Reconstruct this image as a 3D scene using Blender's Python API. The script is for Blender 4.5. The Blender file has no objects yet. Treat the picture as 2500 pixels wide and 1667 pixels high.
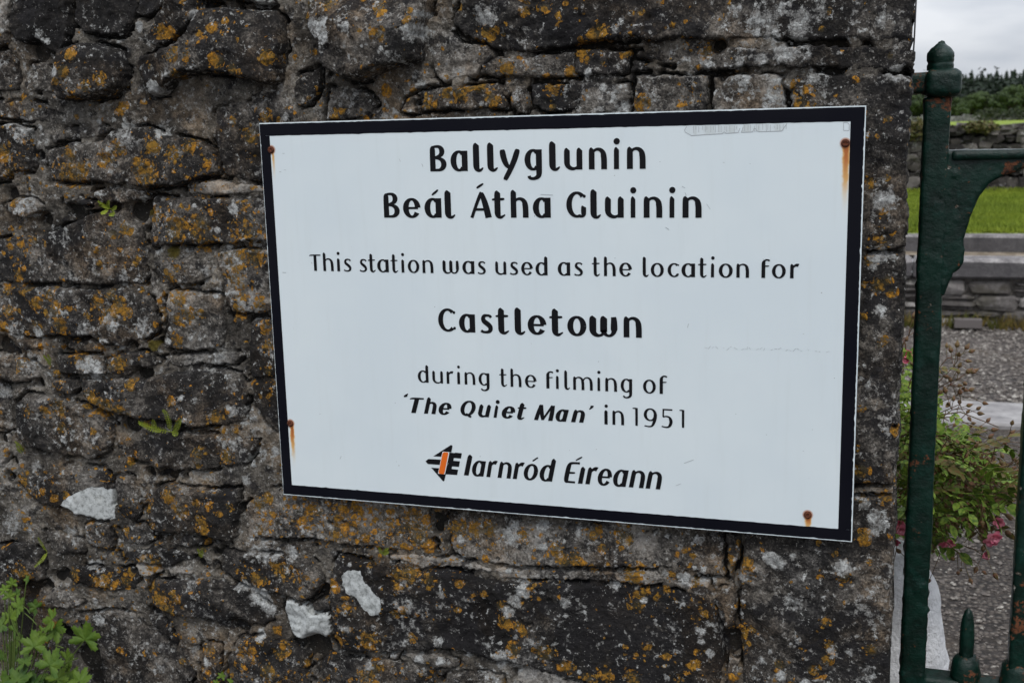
import bpy, bmesh, math, random
import numpy as np
from mathutils import Vector, Matrix, noise as mnoise
R = math.radians
rnd = random.Random(7)
scene = bpy.context.scene
COL = scene.collection

# ------------------------------------------------------------------ camera
FPX = 2745.77                       # focal length in photo pixels
CX, CY = 1250.0, 833.5
SIGN_Y = -0.030                     # front face of the sign; the wall's front is y = 0
TLZ = 1.62                          # top edge of the sign above the ground
def _solve():
    P = [(632.5,301),(2115,258),(2080,1322.5),(692,1206.5)]
    h = [np.array([p[0],p[1],1.0]) for p in P]
    v1 = np.cross(np.cross(h[0],h[1]),np.cross(h[3],h[2])); v1 = v1[:2]/v1[2]
    v2 = np.cross(np.cross(h[0],h[3]),np.cross(h[1],h[2])); v2 = v2[:2]/v2[2]
    X = -np.array([v1[0]-CX,v1[1]-CY,FPX]); X /= np.linalg.norm(X)
    D = np.array([v2[0]-CX,v2[1]-CY,FPX]); D -= X*np.dot(X,D); D /= np.linalg.norm(D)
    Z = -D; Y = np.cross(Z,X)
    return np.stack([X,Y,Z])
RM = _solve()                       # world = RM @ (right, down, forward)
CAM = np.array([1.01705, SIGN_Y-1.75042, TLZ-0.01941])
cd = bpy.data.cameras.new('camera'); cam = bpy.data.objects.new('camera', cd); COL.objects.link(cam)
m = Matrix(((RM[0,0],-RM[0,1],-RM[0,2],CAM[0]),(RM[1,0],-RM[1,1],-RM[1,2],CAM[1]),(RM[2,0],-RM[2,1],-RM[2,2],CAM[2]),(0,0,0,1)))
cam.matrix_world = m
cd.sensor_width = 36; cd.lens = FPX/2500*36; cd.clip_start = 0.05; cd.clip_end = 3000
cd.dof.use_dof = True; cd.dof.focus_distance = 1.80; cd.dof.aperture_fstop = 10.0
scene.camera = cam

# ------------------------------------------------------------------ sky, sun, exposure
SUN_EL, SUN_AZ = 54, 158            # degrees; azimuth clockwise from +y
w = bpy.data.worlds.new('World'); scene.world = w; w.use_nodes = True
nt = w.node_tree; nt.nodes.clear()
def wn(t, **k):
    n = nt.nodes.new(t)
    for a,b in k.items(): setattr(n,a,b)
    return n
sky = wn('ShaderNodeTexSky', sky_type='NISHITA', sun_disc=False, sun_elevation=R(SUN_EL), sun_rotation=R(SUN_AZ))
tc = wn('ShaderNodeTexCoord'); mp = wn('ShaderNodeMapping'); mp.inputs['Scale'].default_value = (1.2,1.2,4.2)
mp.inputs['Location'].default_value = (0.35,0.1,0.25)
nz = wn('ShaderNodeTexNoise'); nz.inputs['Scale'].default_value = 3.6; nz.inputs['Detail'].default_value = 7; nz.inputs['Roughness'].default_value = .48
nt.links.new(tc.outputs['Generated'], mp.inputs[0]); nt.links.new(mp.outputs[0], nz.inputs['Vector'])
rp = wn('ShaderNodeValToRGB'); e = rp.color_ramp.elements
e[0].position = .40; e[0].color = (3.5,3.8,4.4,1); e[1].position = .62; e[1].color = (6.0,6.15,6.5,1)
nt.links.new(nz.outputs['Fac'], rp.inputs[0])
mx = wn('ShaderNodeMix', data_type='RGBA'); mx.inputs[0].default_value = .93
# an overcast sky is brighter overhead than at the horizon
sx = wn('ShaderNodeSeparateXYZ'); nt.links.new(tc.outputs['Generated'], sx.inputs[0])
mr = wn('ShaderNodeMapRange'); mr.inputs[1].default_value = .05; mr.inputs[2].default_value = 1.0; mr.inputs[3].default_value = 1.0; mr.inputs[4].default_value = 2.5
nt.links.new(sx.outputs[2], mr.inputs[0])
vm = wn('ShaderNodeVectorMath', operation='SCALE'); nt.links.new(rp.outputs[0], vm.inputs[0]); nt.links.new(mr.outputs[0], vm.inputs['Scale'])
nt.links.new(sky.outputs[0], mx.inputs[6]); nt.links.new(vm.outputs[0], mx.inputs[7])
bg = wn('ShaderNodeBackground'); bg.inputs[1].default_value = .135
out = wn('ShaderNodeOutputWorld')
nt.links.new(mx.outputs[2], bg.inputs[0]); nt.links.new(bg.outputs[0], out.inputs[0])
sd_ = bpy.data.lights.new('sun','SUN'); sd_.energy = 1.5; sd_.angle = R(16); sd_.color = (1,.97,.93)
so = bpy.data.objects.new('sun', sd_); COL.objects.link(so)
az, el = R(SUN_AZ), R(SUN_EL)
dvec = Vector((math.sin(az)*math.cos(el), math.cos(az)*math.cos(el), math.sin(el)))
so.rotation_euler = dvec.to_track_quat('Z','Y').to_euler(); so.location = (0,-3,5)
vs = scene.view_settings
vs.view_transform = 'Standard'; vs.look = 'None'; vs.gamma = 1; vs.exposure = 0; vs.use_curve_mapping = False
scene.cycles.max_bounces = 4; scene.cycles.diffuse_bounces = 3

# ------------------------------------------------------------------ helpers
def P(px, py, Y=0.0):
    """point of the plane y = Y seen at a photo pixel"""
    d = RM @ np.array([px-CX, py-CY, FPX])
    s = (Y-CAM[1])/d[1]
    return CAM + s*d
def PX(p):
    c = RM.T @ (np.array(p)-CAM)
    return c[0]/c[2]*FPX+CX, c[1]/c[2]*FPX+CY
def G(px, py, Z=0.0):
    """point of the level z = Z seen at a photo pixel"""
    d = RM @ np.array([px-CX, py-CY, FPX])
    s = (Z-CAM[2])/d[2]
    return CAM + s*d
def tag(o, label=None, cat=None, group=None, kind=None):
    for k, v in (('label',label),('category',cat),('group',group),('kind',kind)):
        if v: o[k] = v
    return o
def empty(name, loc=(0,0,0), label=None, cat=None, group=None):
    o = bpy.data.objects.new(name, None); COL.objects.link(o); o.location = loc; o.empty_display_size = .1
    return tag(o, label, cat, group)
def link(name, me, mat=None, parent=None, smooth=True):
    if mat is not None and len(me.materials) == 0: me.materials.append(mat)
    if smooth and len(me.polygons): me.polygons.foreach_set('use_smooth', [True]*len(me.polygons))
    o = bpy.data.objects.new(name, me); COL.objects.link(o)
    if parent is not None:
        o.parent = parent
        o.matrix_parent_inverse = Matrix.Translation(-Vector(parent.location)) if parent.rotation_euler[2] == 0 else Matrix()
    return o
def pyd(name, vs_, fs, mat=None, parent=None, smooth=True):
    me = bpy.data.meshes.new(name); me.from_pydata([tuple(v) for v in vs_], [], [tuple(f) for f in fs]); me.update()
    return link(name, me, mat, parent, smooth)
def quads_mesh(name, V, F):
    me = bpy.data.meshes.new(name)
    me.vertices.add(len(V)); me.vertices.foreach_set('co', np.asarray(V,dtype=np.float32).ravel())
    n = F.shape[1]
    me.loops.add(F.size); me.loops.foreach_set('vertex_index', F.astype(np.int32).ravel())
    me.polygons.add(len(F)); me.polygons.foreach_set('loop_start', np.arange(0,F.size,n,dtype=np.int32))
    me.polygons.foreach_set('loop_total', np.full(len(F),n,dtype=np.int32))
    me.update(calc_edges=True); me.validate()
    return me
def attr(me, name, a):
    at = me.attributes.new(name,'FLOAT','POINT'); at.data.foreach_set('value', np.asarray(a,dtype=np.float32))

# numpy gradient noise
def perlin(x, y, seed=0):
    rg = np.random.RandomState(seed); T = rg.rand(128,128)*2*np.pi; gx, gy = np.cos(T), np.sin(T)
    xi = np.floor(x).astype(int); yi = np.floor(y).astype(int); xf = x-xi; yf = y-yi
    u = xf*xf*xf*(xf*(xf*6-15)+10); v = yf*yf*yf*(yf*(yf*6-15)+10)
    def g(a, b, dx, dy):
        i = (xi+a)&127; j = (yi+b)&127
        return gx[i,j]*dx+gy[i,j]*dy
    n00 = g(0,0,xf,yf); n10 = g(1,0,xf-1,yf); n01 = g(0,1,xf,yf-1); n11 = g(1,1,xf-1,yf-1)
    return ((n00*(1-u)+n10*u)*(1-v)+(n01*(1-u)+n11*u)*v)*1.6
def fbm(x, y, scale, octv=4, seed=0, rough=.5):
    s = 0; a = 1; t = 0
    for i in range(octv):
        s = s+a*perlin(x/scale*(2**i)+17.3*i, y/scale*(2**i)-9.1*i, seed+i); t += a; a *= rough
    return s/t*1.2
def sdf_poly(x, y, pts):
    """signed distance, positive inside"""
    d = np.full(x.shape, 1e9); ins = np.zeros(x.shape, bool); n = len(pts)
    for i in range(n):
        ax, ay = pts[i]; bx, by = pts[(i+1)%n]
        ex, ey = bx-ax, by-ay; wx, wy = x-ax, y-ay
        t = np.clip((wx*ex+wy*ey)/(ex*ex+ey*ey+1e-12),0,1)
        d = np.minimum(d, (wx-ex*t)**2+(wy-ey*t)**2)
        c = ((ay > y) != (by > y)) & (x < (bx-ax)*(y-ay)/((by-ay) if abs(by-ay) > 1e-9 else 1e-9)+ax)
        ins ^= c
    return np.where(ins,1,-1)*np.sqrt(d)
def sstep(a, b, x):
    t = np.clip((x-a)/(b-a),0,1); return t*t*(3-2*t)

# shader helper
class NT:
    def __init__(s, name):
        s.m = bpy.data.materials.new(name); s.m.use_nodes = True; s.t = s.m.node_tree; s.t.nodes.clear()
        s.b = s.n('ShaderNodeBsdfPrincipled'); s.o = s.n('ShaderNodeOutputMaterial'); s.l(s.b.outputs[0], s.o.inputs[0])
    def n(s, t, **k):
        x = s.t.nodes.new(t)
        for a, b in k.items(): setattr(x, a, b)
        return x
    def l(s, a, b): s.t.links.new(a, b)
    def put(s, v, sock):
        if hasattr(v, 'links') or isinstance(v, bpy.types.NodeSocket): s.l(v, sock)
        else: sock.default_value = v if not isinstance(v, tuple) or len(v) != 3 or sock.type != 'RGBA' else (*v,1)
    def pos(s): return s.n('ShaderNodeNewGeometry').outputs['Position']
    def obj(s): return s.n('ShaderNodeTexCoord').outputs['Object']
    def rand(s): return s.n('ShaderNodeObjectInfo').outputs['Random']
    def at(s, name): return s.n('ShaderNodeAttribute', attribute_name=name).outputs['Fac']
    def noise(s, vec, scale, detail=4, rough=.5, dist=0):
        x = s.n('ShaderNodeTexNoise'); s.l(vec, x.inputs['Vector']); x.inputs['Scale'].default_value = scale
        x.inputs['Detail'].default_value = detail; x.inputs['Roughness'].default_value = rough; x.inputs['Distortion'].default_value = dist
        return x
    def vor(s, vec, scale, feature='F1', rnd_=1):
        x = s.n('ShaderNodeTexVoronoi', feature=feature); s.l(vec, x.inputs['Vector']); x.inputs['Scale'].default_value = scale
        x.inputs['Randomness'].default_value = rnd_; return x
    def math(s, op, a, b=0.0, c=None, clamp=False):
        x = s.n('ShaderNodeMath', operation=op, use_clamp=clamp); s.put(a, x.inputs[0]); s.put(b, x.inputs[1])
        if c is not None: s.put(c, x.inputs[2])
        return x.outputs[0]
    def ss(s, v, a, b, lo=0.0, hi=1.0):
        x = s.n('ShaderNodeMapRange', interpolation_type='SMOOTHSTEP'); s.put(v, x.inputs[0]); s.put(a, x.inputs[1]); s.put(b, x.inputs[2])
        x.inputs[3].default_value = lo; x.inputs[4].default_value = hi; return x.outputs[0]
    def mix(s, f, a, b, blend='MIX'):
        x = s.n('ShaderNodeMix', data_type='RGBA', blend_type=blend); s.put(f, x.inputs[0]); s.put(a, x.inputs[6]); s.put(b, x.inputs[7]); return x.outputs[2]
    def ramp(s, f, stops):
        x = s.n('ShaderNodeValToRGB'); s.put(f, x.inputs[0]); el = x.color_ramp.elements
        el[0].position = stops[0][0]; el[0].color = (*stops[0][1],1); el[1].position = stops[1][0]; el[1].color = (*stops[1][1],1)
        for p, c in stops[2:]: q = el.new(p); q.color = (*c,1)
        return x.outputs[0]
    def vadd(s, a, b):
        x = s.n('ShaderNodeVectorMath', operation='ADD'); s.put(a, x.inputs[0]); s.put(b, x.inputs[1]); return x.outputs[0]
    def vscale(s, a, k):
        x = s.n('ShaderNodeVectorMath', operation='SCALE'); s.put(a, x.inputs[0]); x.inputs['Scale'].default_value = k; return x.outputs[0]
    def vmul(s, a, k):
        x = s.n('ShaderNodeVectorMath', operation='MULTIPLY'); s.put(a, x.inputs[0]); x.inputs[1].default_value = k; return x.outputs[0]
    def bump(s, h, dist=.002, strength=1.0):
        x = s.n('ShaderNodeBump'); s.l(h, x.inputs['Height']); x.inputs['Distance'].default_value = dist; x.inputs['Strength'].default_value = strength
        s.l(x.outputs[0], s.b.inputs['Normal'])
    def fin(s, col, rough=.9, spec=.3, metal=0.0):
        s.put(col, s.b.inputs['Base Color']); s.put(rough, s.b.inputs['Roughness']); s.b.inputs['Specular IOR Level'].default_value = spec
        s.b.inputs['Metallic'].default_value = metal; return s.m
# ------------------------------------------------------------------ rubble wall materials
def wall_material(name, mortar=False):
    s = NT(name); p = s.pos()
    n1 = s.noise(p, 11, 5, .55).outputs['Fac']; n2 = s.noise(p, 48, 7, .68).outputs['Fac']; n3 = s.noise(p, 260, 5, .65).outputs['Fac']
    tone = s.at('tone')
    v = s.math('ADD', s.math('MULTIPLY', n2, .46), s.math('ADD', s.math('MULTIPLY', n1, .20), s.math('MULTIPLY', n3, .34)))
    v = s.math('ADD', s.math('MULTIPLY', s.math('SUBTRACT', v, .5), 2.5), s.math('ADD', .5, s.math('MULTIPLY', s.math('SUBTRACT', tone, .52), .80)))
    if mortar:
        base = s.ramp(v, [(.12,(.020,.018,.015)),(.95,(.38,.345,.29)),(.38,(.070,.062,.052)),(.60,(.155,.139,.116))])
    else:
        base = s.ramp(v, [(.10,(.010,.0092,.009)),(.95,(.40,.37,.33)),(.34,(.024,.0215,.0195)),(.50,(.078,.070,.061)),(.68,(.190,.172,.148))])
    hue = s.noise(p, 7, 4, .6).outputs['Fac']
    base = s.mix(s.ss(hue, .48, .66), base, (1.12,.93,.74), 'MULTIPLY')
    base = s.mix(s.ss(hue, .46, .34), base, (.92,.97,1.04), 'MULTIPLY')
    dist = s.vadd(p, s.vscale(s.vadd(s.noise(p, 60, 3, .6).outputs['Color'], (-.5,-.5,-.5)), .016))
    dist2 = s.vadd(p, s.vscale(s.vadd(s.noise(p, 230, 3, .6).outputs['Color'], (-.5,-.5,-.5)), .0055))
    # black crust
    bn = s.noise(p, 26, 5, .6).outputs['Fac']
    bm = s.ss(s.math('ADD', bn, s.math('MULTIPLY', s.at('blk'), .28)), .575, .615)
    base = s.mix(s.math('MULTIPLY', bm, .8), base, (.016,.015,.016))
    bv = s.vor(dist, 62); bs = s.math('LESS_THAN', bv.outputs['Distance'], s.math('MULTIPLY', s.math('SUBTRACT', bv.outputs['Color'], .62), 1.1))
    base = s.mix(s.math('MULTIPLY', bs, .85), base, (.015,.014,.014))
    # pale crust and specks
    cn = s.noise(dist2, 90, 7, .72).outputs['Fac']
    cm = s.ss(s.math('ADD', cn, s.math('ADD', s.math('MULTIPLY', s.at('wht'), .10), s.math('MULTIPLY', s.math('SUBTRACT', tone, .5), .14))), .555, .61)
    base = s.mix(s.math('MULTIPLY', cm, .74), base, s.mix(n3, (.22,.20,.175), (.48,.46,.42)))
    sv = s.vor(dist2, 330); sm = s.math('LESS_THAN', sv.outputs['Distance'], s.math('MULTIPLY', s.math('SUBTRACT', sv.outputs['Color'], .72), 1.1))
    base = s.mix(s.math('MULTIPLY', sm, .75), base, (.55,.53,.50))
    sv2 = s.vor(dist2, 120); sm2 = s.math('LESS_THAN', sv2.outputs['Distance'], s.math('MULTIPLY', s.math('SUBTRACT', sv2.outputs['Color'], .80), 1.25))
    base = s.mix(s.math('MULTIPLY', sm2, .8), base, (.45,.44,.42))
    # orange lichen rosettes, three sizes
    org = s.at('org'); col = base; hh = None
    on = s.noise(p, 190, 5, .7).outputs['Fac']
    if mortar: org = s.math('MULTIPLY', org, .6)
    for sc, k, th in ((44,.62,.92),(84,.64,1.05),(170,.64,.85)):
        vv = s.vor(dist, sc); d = s.math('ADD', vv.outputs['Distance'], s.math('MULTIPLY', s.math('SUBTRACT', on, .5), 1.0))
        sep = s.n('ShaderNodeSeparateColor'); s.l(vv.outputs['Color'], sep.inputs[0])
        pres = s.math('LESS_THAN', sep.outputs[1], s.math('MULTIPLY', org, th))
        rad = s.math('MULTIPLY', s.math('ADD', .35, s.math('MULTIPLY', sep.outputs[0], .65)), k)
        mask = s.math('MULTIPLY', s.ss(s.math('SUBTRACT', rad, d), 0.0, .06), pres)
        c = s.mix(sep.outputs[2], (.56,.245,.020), (.36,.195,.024))
        c = s.mix(s.ss(d, .24, .0), c, (.24,.15,.035))
        c = s.mix(s.ss(on, .44, .58), s.mix(.6, c, (.045,.032,.015)), c)
        mm = s.math('MULTIPLY', mask, s.ss(on, .36, .46, .15, .95))
        col = s.mix(mm, col, c); hh = mm if hh is None else s.math('MAXIMUM', hh, mm)
    # yellow green film around the lichen
    fm = s.math('MULTIPLY', s.ss(s.math('ADD', org, s.math('MULTIPLY', s.math('SUBTRACT', bn, .5), 1.6)), .45, .95), .38)
    col = s.mix(fm, col, (.10,.075,.022)) if not mortar else s.mix(s.math('MULTIPLY', fm, .6), col, (.10,.08,.04))
    # broad pale film, then white lichen patches
    fl = s.math('MULTIPLY', s.ss(s.math('ADD', s.at('wht'), s.math('ADD', s.math('MULTIPLY', s.math('SUBTRACT', bn, .5), 1.3), s.math('MULTIPLY', s.math('SUBTRACT', cn, .5), 2.2))), .28, .52), s.ss(n3,.30,.60,.25,.85))
    col = s.mix(fl, col, (.36,.355,.335))
    wn_ = cn
    wm = s.ss(s.math('ADD', s.at('wht'), s.math('MULTIPLY', s.math('SUBTRACT', wn_, .5), 4.2)), .56, .66)
    wc = s.mix(s.ss(s.noise(p, 300, 4, .7).outputs['Fac'], .35, .65), (.30,.305,.295), (.62,.63,.61))
    col = s.mix(s.math('MULTIPLY', wm, .92), col, wc)
    # solid white patch: crisp edge
    sw = s.ss(s.math('ADD', s.at('solid'), s.math('MULTIPLY', s.math('SUBTRACT', wn_, .5), 1.7)), .42, .52)
    col = s.mix(s.math('MULTIPLY', sw, .96), col, s.mix(s.ss(s.noise(p, 130, 7, .75).outputs['Fac'], .36, .56), (.22,.23,.22), (.47,.49,.48)))
    # moss
    mm_ = s.ss(s.math('ADD', s.at('mos'), s.math('MULTIPLY', s.math('SUBTRACT', n3, .5), 1.0)), .45, .7)
    col = s.mix(mm_, col, s.mix(n3, (.05,.045,.008), (.13,.10,.018)))
    h = s.math('ADD', s.math('MULTIPLY', n2, .8), s.math('ADD', s.math('MULTIPLY', n3, .65), s.math('ADD', s.math('MULTIPLY', cn, .35), s.math('MULTIPLY', s.math('MAXIMUM', hh, wm), .12))))
    h = s.math('MULTIPLY', h, s.math('SUBTRACT', 1, s.math('MULTIPLY', sw, .86)))
    s.bump(h, .009 if mortar else .0075, 1.0)
    return s.fin(col, .93, .25)
M_STONE = wall_material('lichened limestone')
M_MORTAR = wall_material('old lime mortar', True)

REG = {'A':(0,0,2.8),'B':(0,540,2.8),'C':(0,1080,2.671),'D':(650,1180,2.94),'E':(1400,1180,2.94),'H':(620,0,2.94),'G':(1400,0,2.767),'F':(1950,240,2.377),'S':(0,0,1.0),'Z':(1900,900,3.137)}
def rp_(reg, x, y):
    ox, oy, s = REG[reg]; q = P(ox+x/s, oy+y/s, 0.0); return (q[0], q[2])
SC = 1.0/1530                         # metres of wall per photo pixel, about
# region, proud mm, tone, edge radius mm, outline
STONES = '''
A 8 .55 12 -60,-60 60,0 75,120 70,310 -60,330
A 14 .15 16 75,-60 480,-60 500,180 470,330 420,375 330,350 160,320 75,230
A 6 .3 12 -60,340 80,325 140,420 150,620 60,640 -60,635
A -2 .6 10 190,430 330,400 390,560 430,660 230,640
A 8 .2 14 500,-60 930,-60 960,60 900,170 850,250 700,262 560,230 490,150
A 44 .33 36 450,330 560,280 700,295 860,340 905,440 880,600 800,670 620,710 480,690 400,600 390,520 430,440
A 30 .3 14 1120,90 1200,-30 1390,-60 1385,150 1330,210 1260,270 1180,330 1070,320 1050,240 1090,160
A 46 .27 24 1400,60 1500,30 1880,60 1960,130 1975,300 1950,440 1930,560 1860,600 1700,560 1560,520 1380,520 1250,560 1180,660 1040,665 1020,590 960,470 1000,380 1100,340 1260,290 1345,220
A 10 .2 12 960,-60 1180,-60 1100,80 1000,140 930,100
A 12 .35 12 1410,-60 1860,-60 1890,40 1700,10 1500,15 1410,40
A 4 .4 12 1460,760 1560,700 1950,650 2100,850 2090,1230 1700,1245 1530,1210 1500,1100 1465,980
A 20 .40 16 320,1020 480,960 700,960 800,870 1000,860 1150,915 1380,950 1460,1000 1500,1110 1500,1190 1380,1230 1220,1280 1060,1290 860,1270 620,1250 420,1262 335,1240 322,1120
A 10 .4 16 -60,850 100,845 230,880 245,1000 250,1130 240,1175 100,1190 60,1240 -60,1255
A -3 .5 9 -60,670 200,680 470,750 480,820 300,835 60,825 -60,800
A 2 .45 8 330,890 640,845 790,865 740,930 600,950 340,985
A 16 .62 10 15,1400 100,1350 230,1345 300,1400 310,1460 200,1500 100,1480
A 6 .5 8 430,1360 560,1340 650,1370 640,1410 520,1430 430,1400
A 8 .55 8 640,1290 800,1270 990,1285 1015,1330 1010,1400 900,1405 700,1390 640,1340
A 6 .85 7 1275,1270 1450,1215 1600,1250 1880,1270 1880,1322 1600,1340 1290,1335
B 14 .42 14 -60,130 100,80 300,80 430,30 620,-60 830,-90 960,-30 985,130 1010,240 1010,380 990,445 700,440 400,430 200,440 -60,430
B 20 .4 16 -60,438 200,448 400,440 700,450 990,455 1050,540 1075,650 1070,770 1000,830 860,860 740,855 640,790 400,790 260,808 60,785 -60,720
B 14 .47 12 1030,-185 1270,-170 1400,-175 1800,-165 2060,-160 2060,135 1790,150 1440,165 1270,170 1130,175 1040,195 1025,80
B 8 .42 12 1040,260 1130,245 1270,240 1420,232 1458,300 1465,395 1380,420 1200,440 1110,440 1060,370
B 14 .55 12 1455,215 1640,180 2060,172 2060,640 1700,640 1600,640 1560,560 1520,400 1490,300
B 12 .62 12 1155,470 1250,465 1370,470 1420,480 1520,500 1550,620 1560,800 1520,880 1300,895 1110,880 1110,800 1155,700 1145,560
B -2 .6 7 1000,260 1040,330 1100,440 1150,560 1135,660 1100,720 1075,640 1050,500 1010,420
B 6 .32 14 1695,665 1850,655 2060,800 2060,1080 1720,1070 1705,960 1695,800
B 4 .3 14 1715,1080 2060,1090 2060,1470 1880,1440 1780,1340 1720,1230
B 4 .55 6 100,800 280,810 310,870 180,890 110,860
B 4 .55 7 440,810 640,800 700,850 770,870 700,900 520,890 450,880
B 12 .55 14 -60,900 120,900 240,950 320,1020 260,1090 100,1110 -60,1080
B 14 .5 8 370,920 540,905 680,910 730,960 740,1040 620,1055 440,1040 380,980
B 14 .35 9 740,920 830,895 1000,890 1110,930 1110,980 1000,1020 860,1055 780,1060 737,1000
B 6 .55 8 1120,920 1400,905 1660,880 1690,930 1600,980 1400,985 1260,1005 1180,995 1130,970
B 14 .5 9 370,1080 440,1060 540,1080 560,1140 500,1180 400,1160
B 20 .38 20 562,1075 800,1062 960,1060 1100,1040 1250,1015 1420,992 1640,1030 1700,1130 1700,1250 1690,1380 1560,1420 1340,1410 1260,1380 1100,1370 900,1350 800,1310 640,1260 580,1180
B 22 .42 22 90,1250 170,1170 380,1180 560,1230 680,1290 780,1360 800,1440 790,1520 740,1600 640,1620 420,1600 180,1540 110,1440
B 0 .6 8 -60,1140 60,1150 80,1280 110,1420 60,1440 -60,1400
C 2 .6 8 -60,-60 60,-50 60,70 30,170 -60,180
C 16 .38 16 780,30 960,-50 1200,-85 1560,-40 1700,-40 1680,60 1600,150 1400,178 1200,185 1060,185 930,140 800,100
C 16 .35 18 85,170 300,205 480,130 700,150 740,250 750,500 680,520 520,470 440,432 300,410 200,370 120,270
C 8 .55 12 560,525 750,515 752,600 740,700 600,680 555,640
C 10 .42 12 755,200 850,200 920,290 940,340 930,430 900,500 800,515 765,450
C 22 .38 20 960,290 1120,262 1250,290 1400,300 1560,290 1580,400 1570,620 1500,660 1360,620 1260,585 1120,600 980,570 945,450
D 10 .58 14 -160,150 -60,60 110,20 600,60 1190,140 1195,300 1200,490 1100,500 900,495 700,465 560,440 420,425 330,400 100,410 0,410 -140,400 -165,300
C -2 .5 8 790,540 930,520 1000,600 1020,650 800,680 770,620
C 8 .5 6 1090,640 1200,600 1320,610 1370,670 1200,690 1090,660
C 12 .22 8 770,700 940,680 1150,680 1290,740 1250,770 1100,810 880,770 780,760
C 4 .55 9 280,580 440,590 550,640 560,730 400,740 320,700
C 14 .33 14 -60,660 180,640 290,700 310,860 300,905 100,950 -60,940
C 10 .2 10 330,860 500,800 700,810 880,810 910,880 900,960 760,970 600,940 450,910 340,900
D 14 .33 12 -325,460 -130,480 0,490 200,520 340,530 430,640 435,720 340,825 270,845 120,790 -100,760 -240,690 -320,620
C 16 .24 14 980,880 1100,900 1250,880 1450,890 1560,930 1700,1000 1820,1100 1800,1170 1700,1200 1500,1170 1280,1140 1120,1120 1000,1060 970,960
C 6 .7 5 880,785 1020,790 1060,850 960,870 900,850
C 4 .75 5 1065,805 1250,795 1260,850 1120,880
C 8 .5 10 150,1000 300,930 450,960 560,1040 480,1080 300,1070 180,1060
C -4 .45 12 470,1110 760,1085 940,1120 1100,1300 1290,1330 1280,1540 1150,1640 700,1640 600,1400 600,1260 480,1180
C 10 .3 8 950,1115 1080,1150 1180,1290 1130,1300 1000,1200
D 12 .35 12 -200,1110 0,1080 220,1150 300,1220 310,1330 320,1560 -290,1560 -280,1250
C 6 .5 9 1310,1300 1440,1310 1450,1640 1330,1640 1312,1450
D 14 .62 12 140,790 230,830 320,860 330,910 470,920 485,1080 430,1130 320,1130 200,1090 150,1000 135,880
D 8 .3 5 335,850 400,822 470,830 470,908 380,918 335,900
D 16 .2 12 465,620 520,500 760,560 850,600 960,570 1120,620 1240,600 1650,695 2000,695 2400,705 2900,750 3200,800 3240,900 3285,1050 3290,1520 2500,1520 2300,1440 2050,1380 1800,1290 1600,1268 1420,1198 1060,1188 860,1212 560,1178 500,1100 480,900
D 10 .6 12 1295,200 2205,290 2800,340 3285,370 3298,520 3305,690 3000,640 2700,610 2205,600 1700,590 1420,550 1330,510 1292,300
D 2 .85 5 860,520 1150,505 1620,592 1640,635 1240,592 1120,610 960,562 900,560
D 4 .8 5 1620,605 2205,612 2700,625 3000,660 3180,700 3190,780 2900,740 2400,695 1900,690 1660,685
D 6 .6 5 870,1222 945,1205 950,1262 875,1255
D 8 .65 8 960,1215 1260,1205 1390,1260 1380,1320 1200,1318 1060,1282
D 8 .4 12 365,1290 450,1212 640,1232 980,1275 1200,1335 1260,1392 1200,1560 400,1560
D 6 .55 9 1285,1375 1450,1342 1700,1372 1780,1560 1240,1560
D 4 .7 8 1785,1340 1900,1302 2150,1402 2260,1450 2500,1535 2500,1570 1800,1570
E 2 .5 4 1098,370 1218,390 1205,470 1168,600 1158,690 1118,700 1104,560
E 8 .45 6 1050,745 1160,722 1182,860 1150,1060 1095,1075 1062,880 1022,820
E 2 .5 4 1102,1235 1190,1262 1180,1560 1092,1560
E 14 .4 12 1228,395 1202,530 1184,620 1194,830 1164,980 1182,1080 1202,1262 1192,1560 2600,1560 2600,92 2000,92 1500,85 1228,85
F 12 .42 16 -60,895 600,890 900,890 900,2270 -60,2270
F 16 .32 12 -60,-148 300,-150 600,-148 900,-145 900,875 590,882 500,888 300,884 -60,880
G 6 .55 10 400,510 620,490 920,500 915,760 925,840 390,840 390,600
G 7 .62 10 930,500 1425,492 1440,860 935,860
G 10 .42 8 400,335 920,314 1800,300 2100,305 2700,320 2700,478 1800,470 1300,468 900,478 640,440 400,402
G 8 .45 7 0,335 170,322 380,340 390,400 370,500 120,510 0,515
G 4 .5 8 -40,530 110,540 375,560 380,840 -40,840
S 18 .32 16 1105,30 1140,-30 2400,-30 2400,108 2180,106 1900,100 1500,106 1420,112 1270,134 1200,124 1130,90 1098,60
H 58 .42 30 405,150 430,-70 1290,-70 1270,100 1230,300 1240,440 1150,470 900,550 800,600 700,585 560,530 540,430 490,300
H 10 .3 12 290,640 340,520 490,470 500,560 480,680 420,750 320,785
H 0 .55 10 530,620 800,640 900,750 820,860 500,880
H 4 .5 8 1090,700 1160,670 1195,640 1180,830 1050,820
H 14 .38 9 1195,640 1400,622 1640,592 1800,600 1812,700 1818,790 1600,800 1400,790 1200,812
H 8 .22 8 1985,600 2352,590 2352,812 2100,810 2012,760
H 2 .6 7 1830,620 1970,600 1998,770 1960,830 1850,830
H -4 .62 10 1290,100 1400,200 1490,300 1690,330 1730,400 1600,555 1350,615 1285,560 1250,400
H 4 .55 8 1745,392 1900,412 2100,378 2320,352 2330,560 1990,578 1700,560 1610,540 1645,450
H -2 .35 8 -40,640 240,640 270,790 250,870 -40,880
'''
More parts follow.
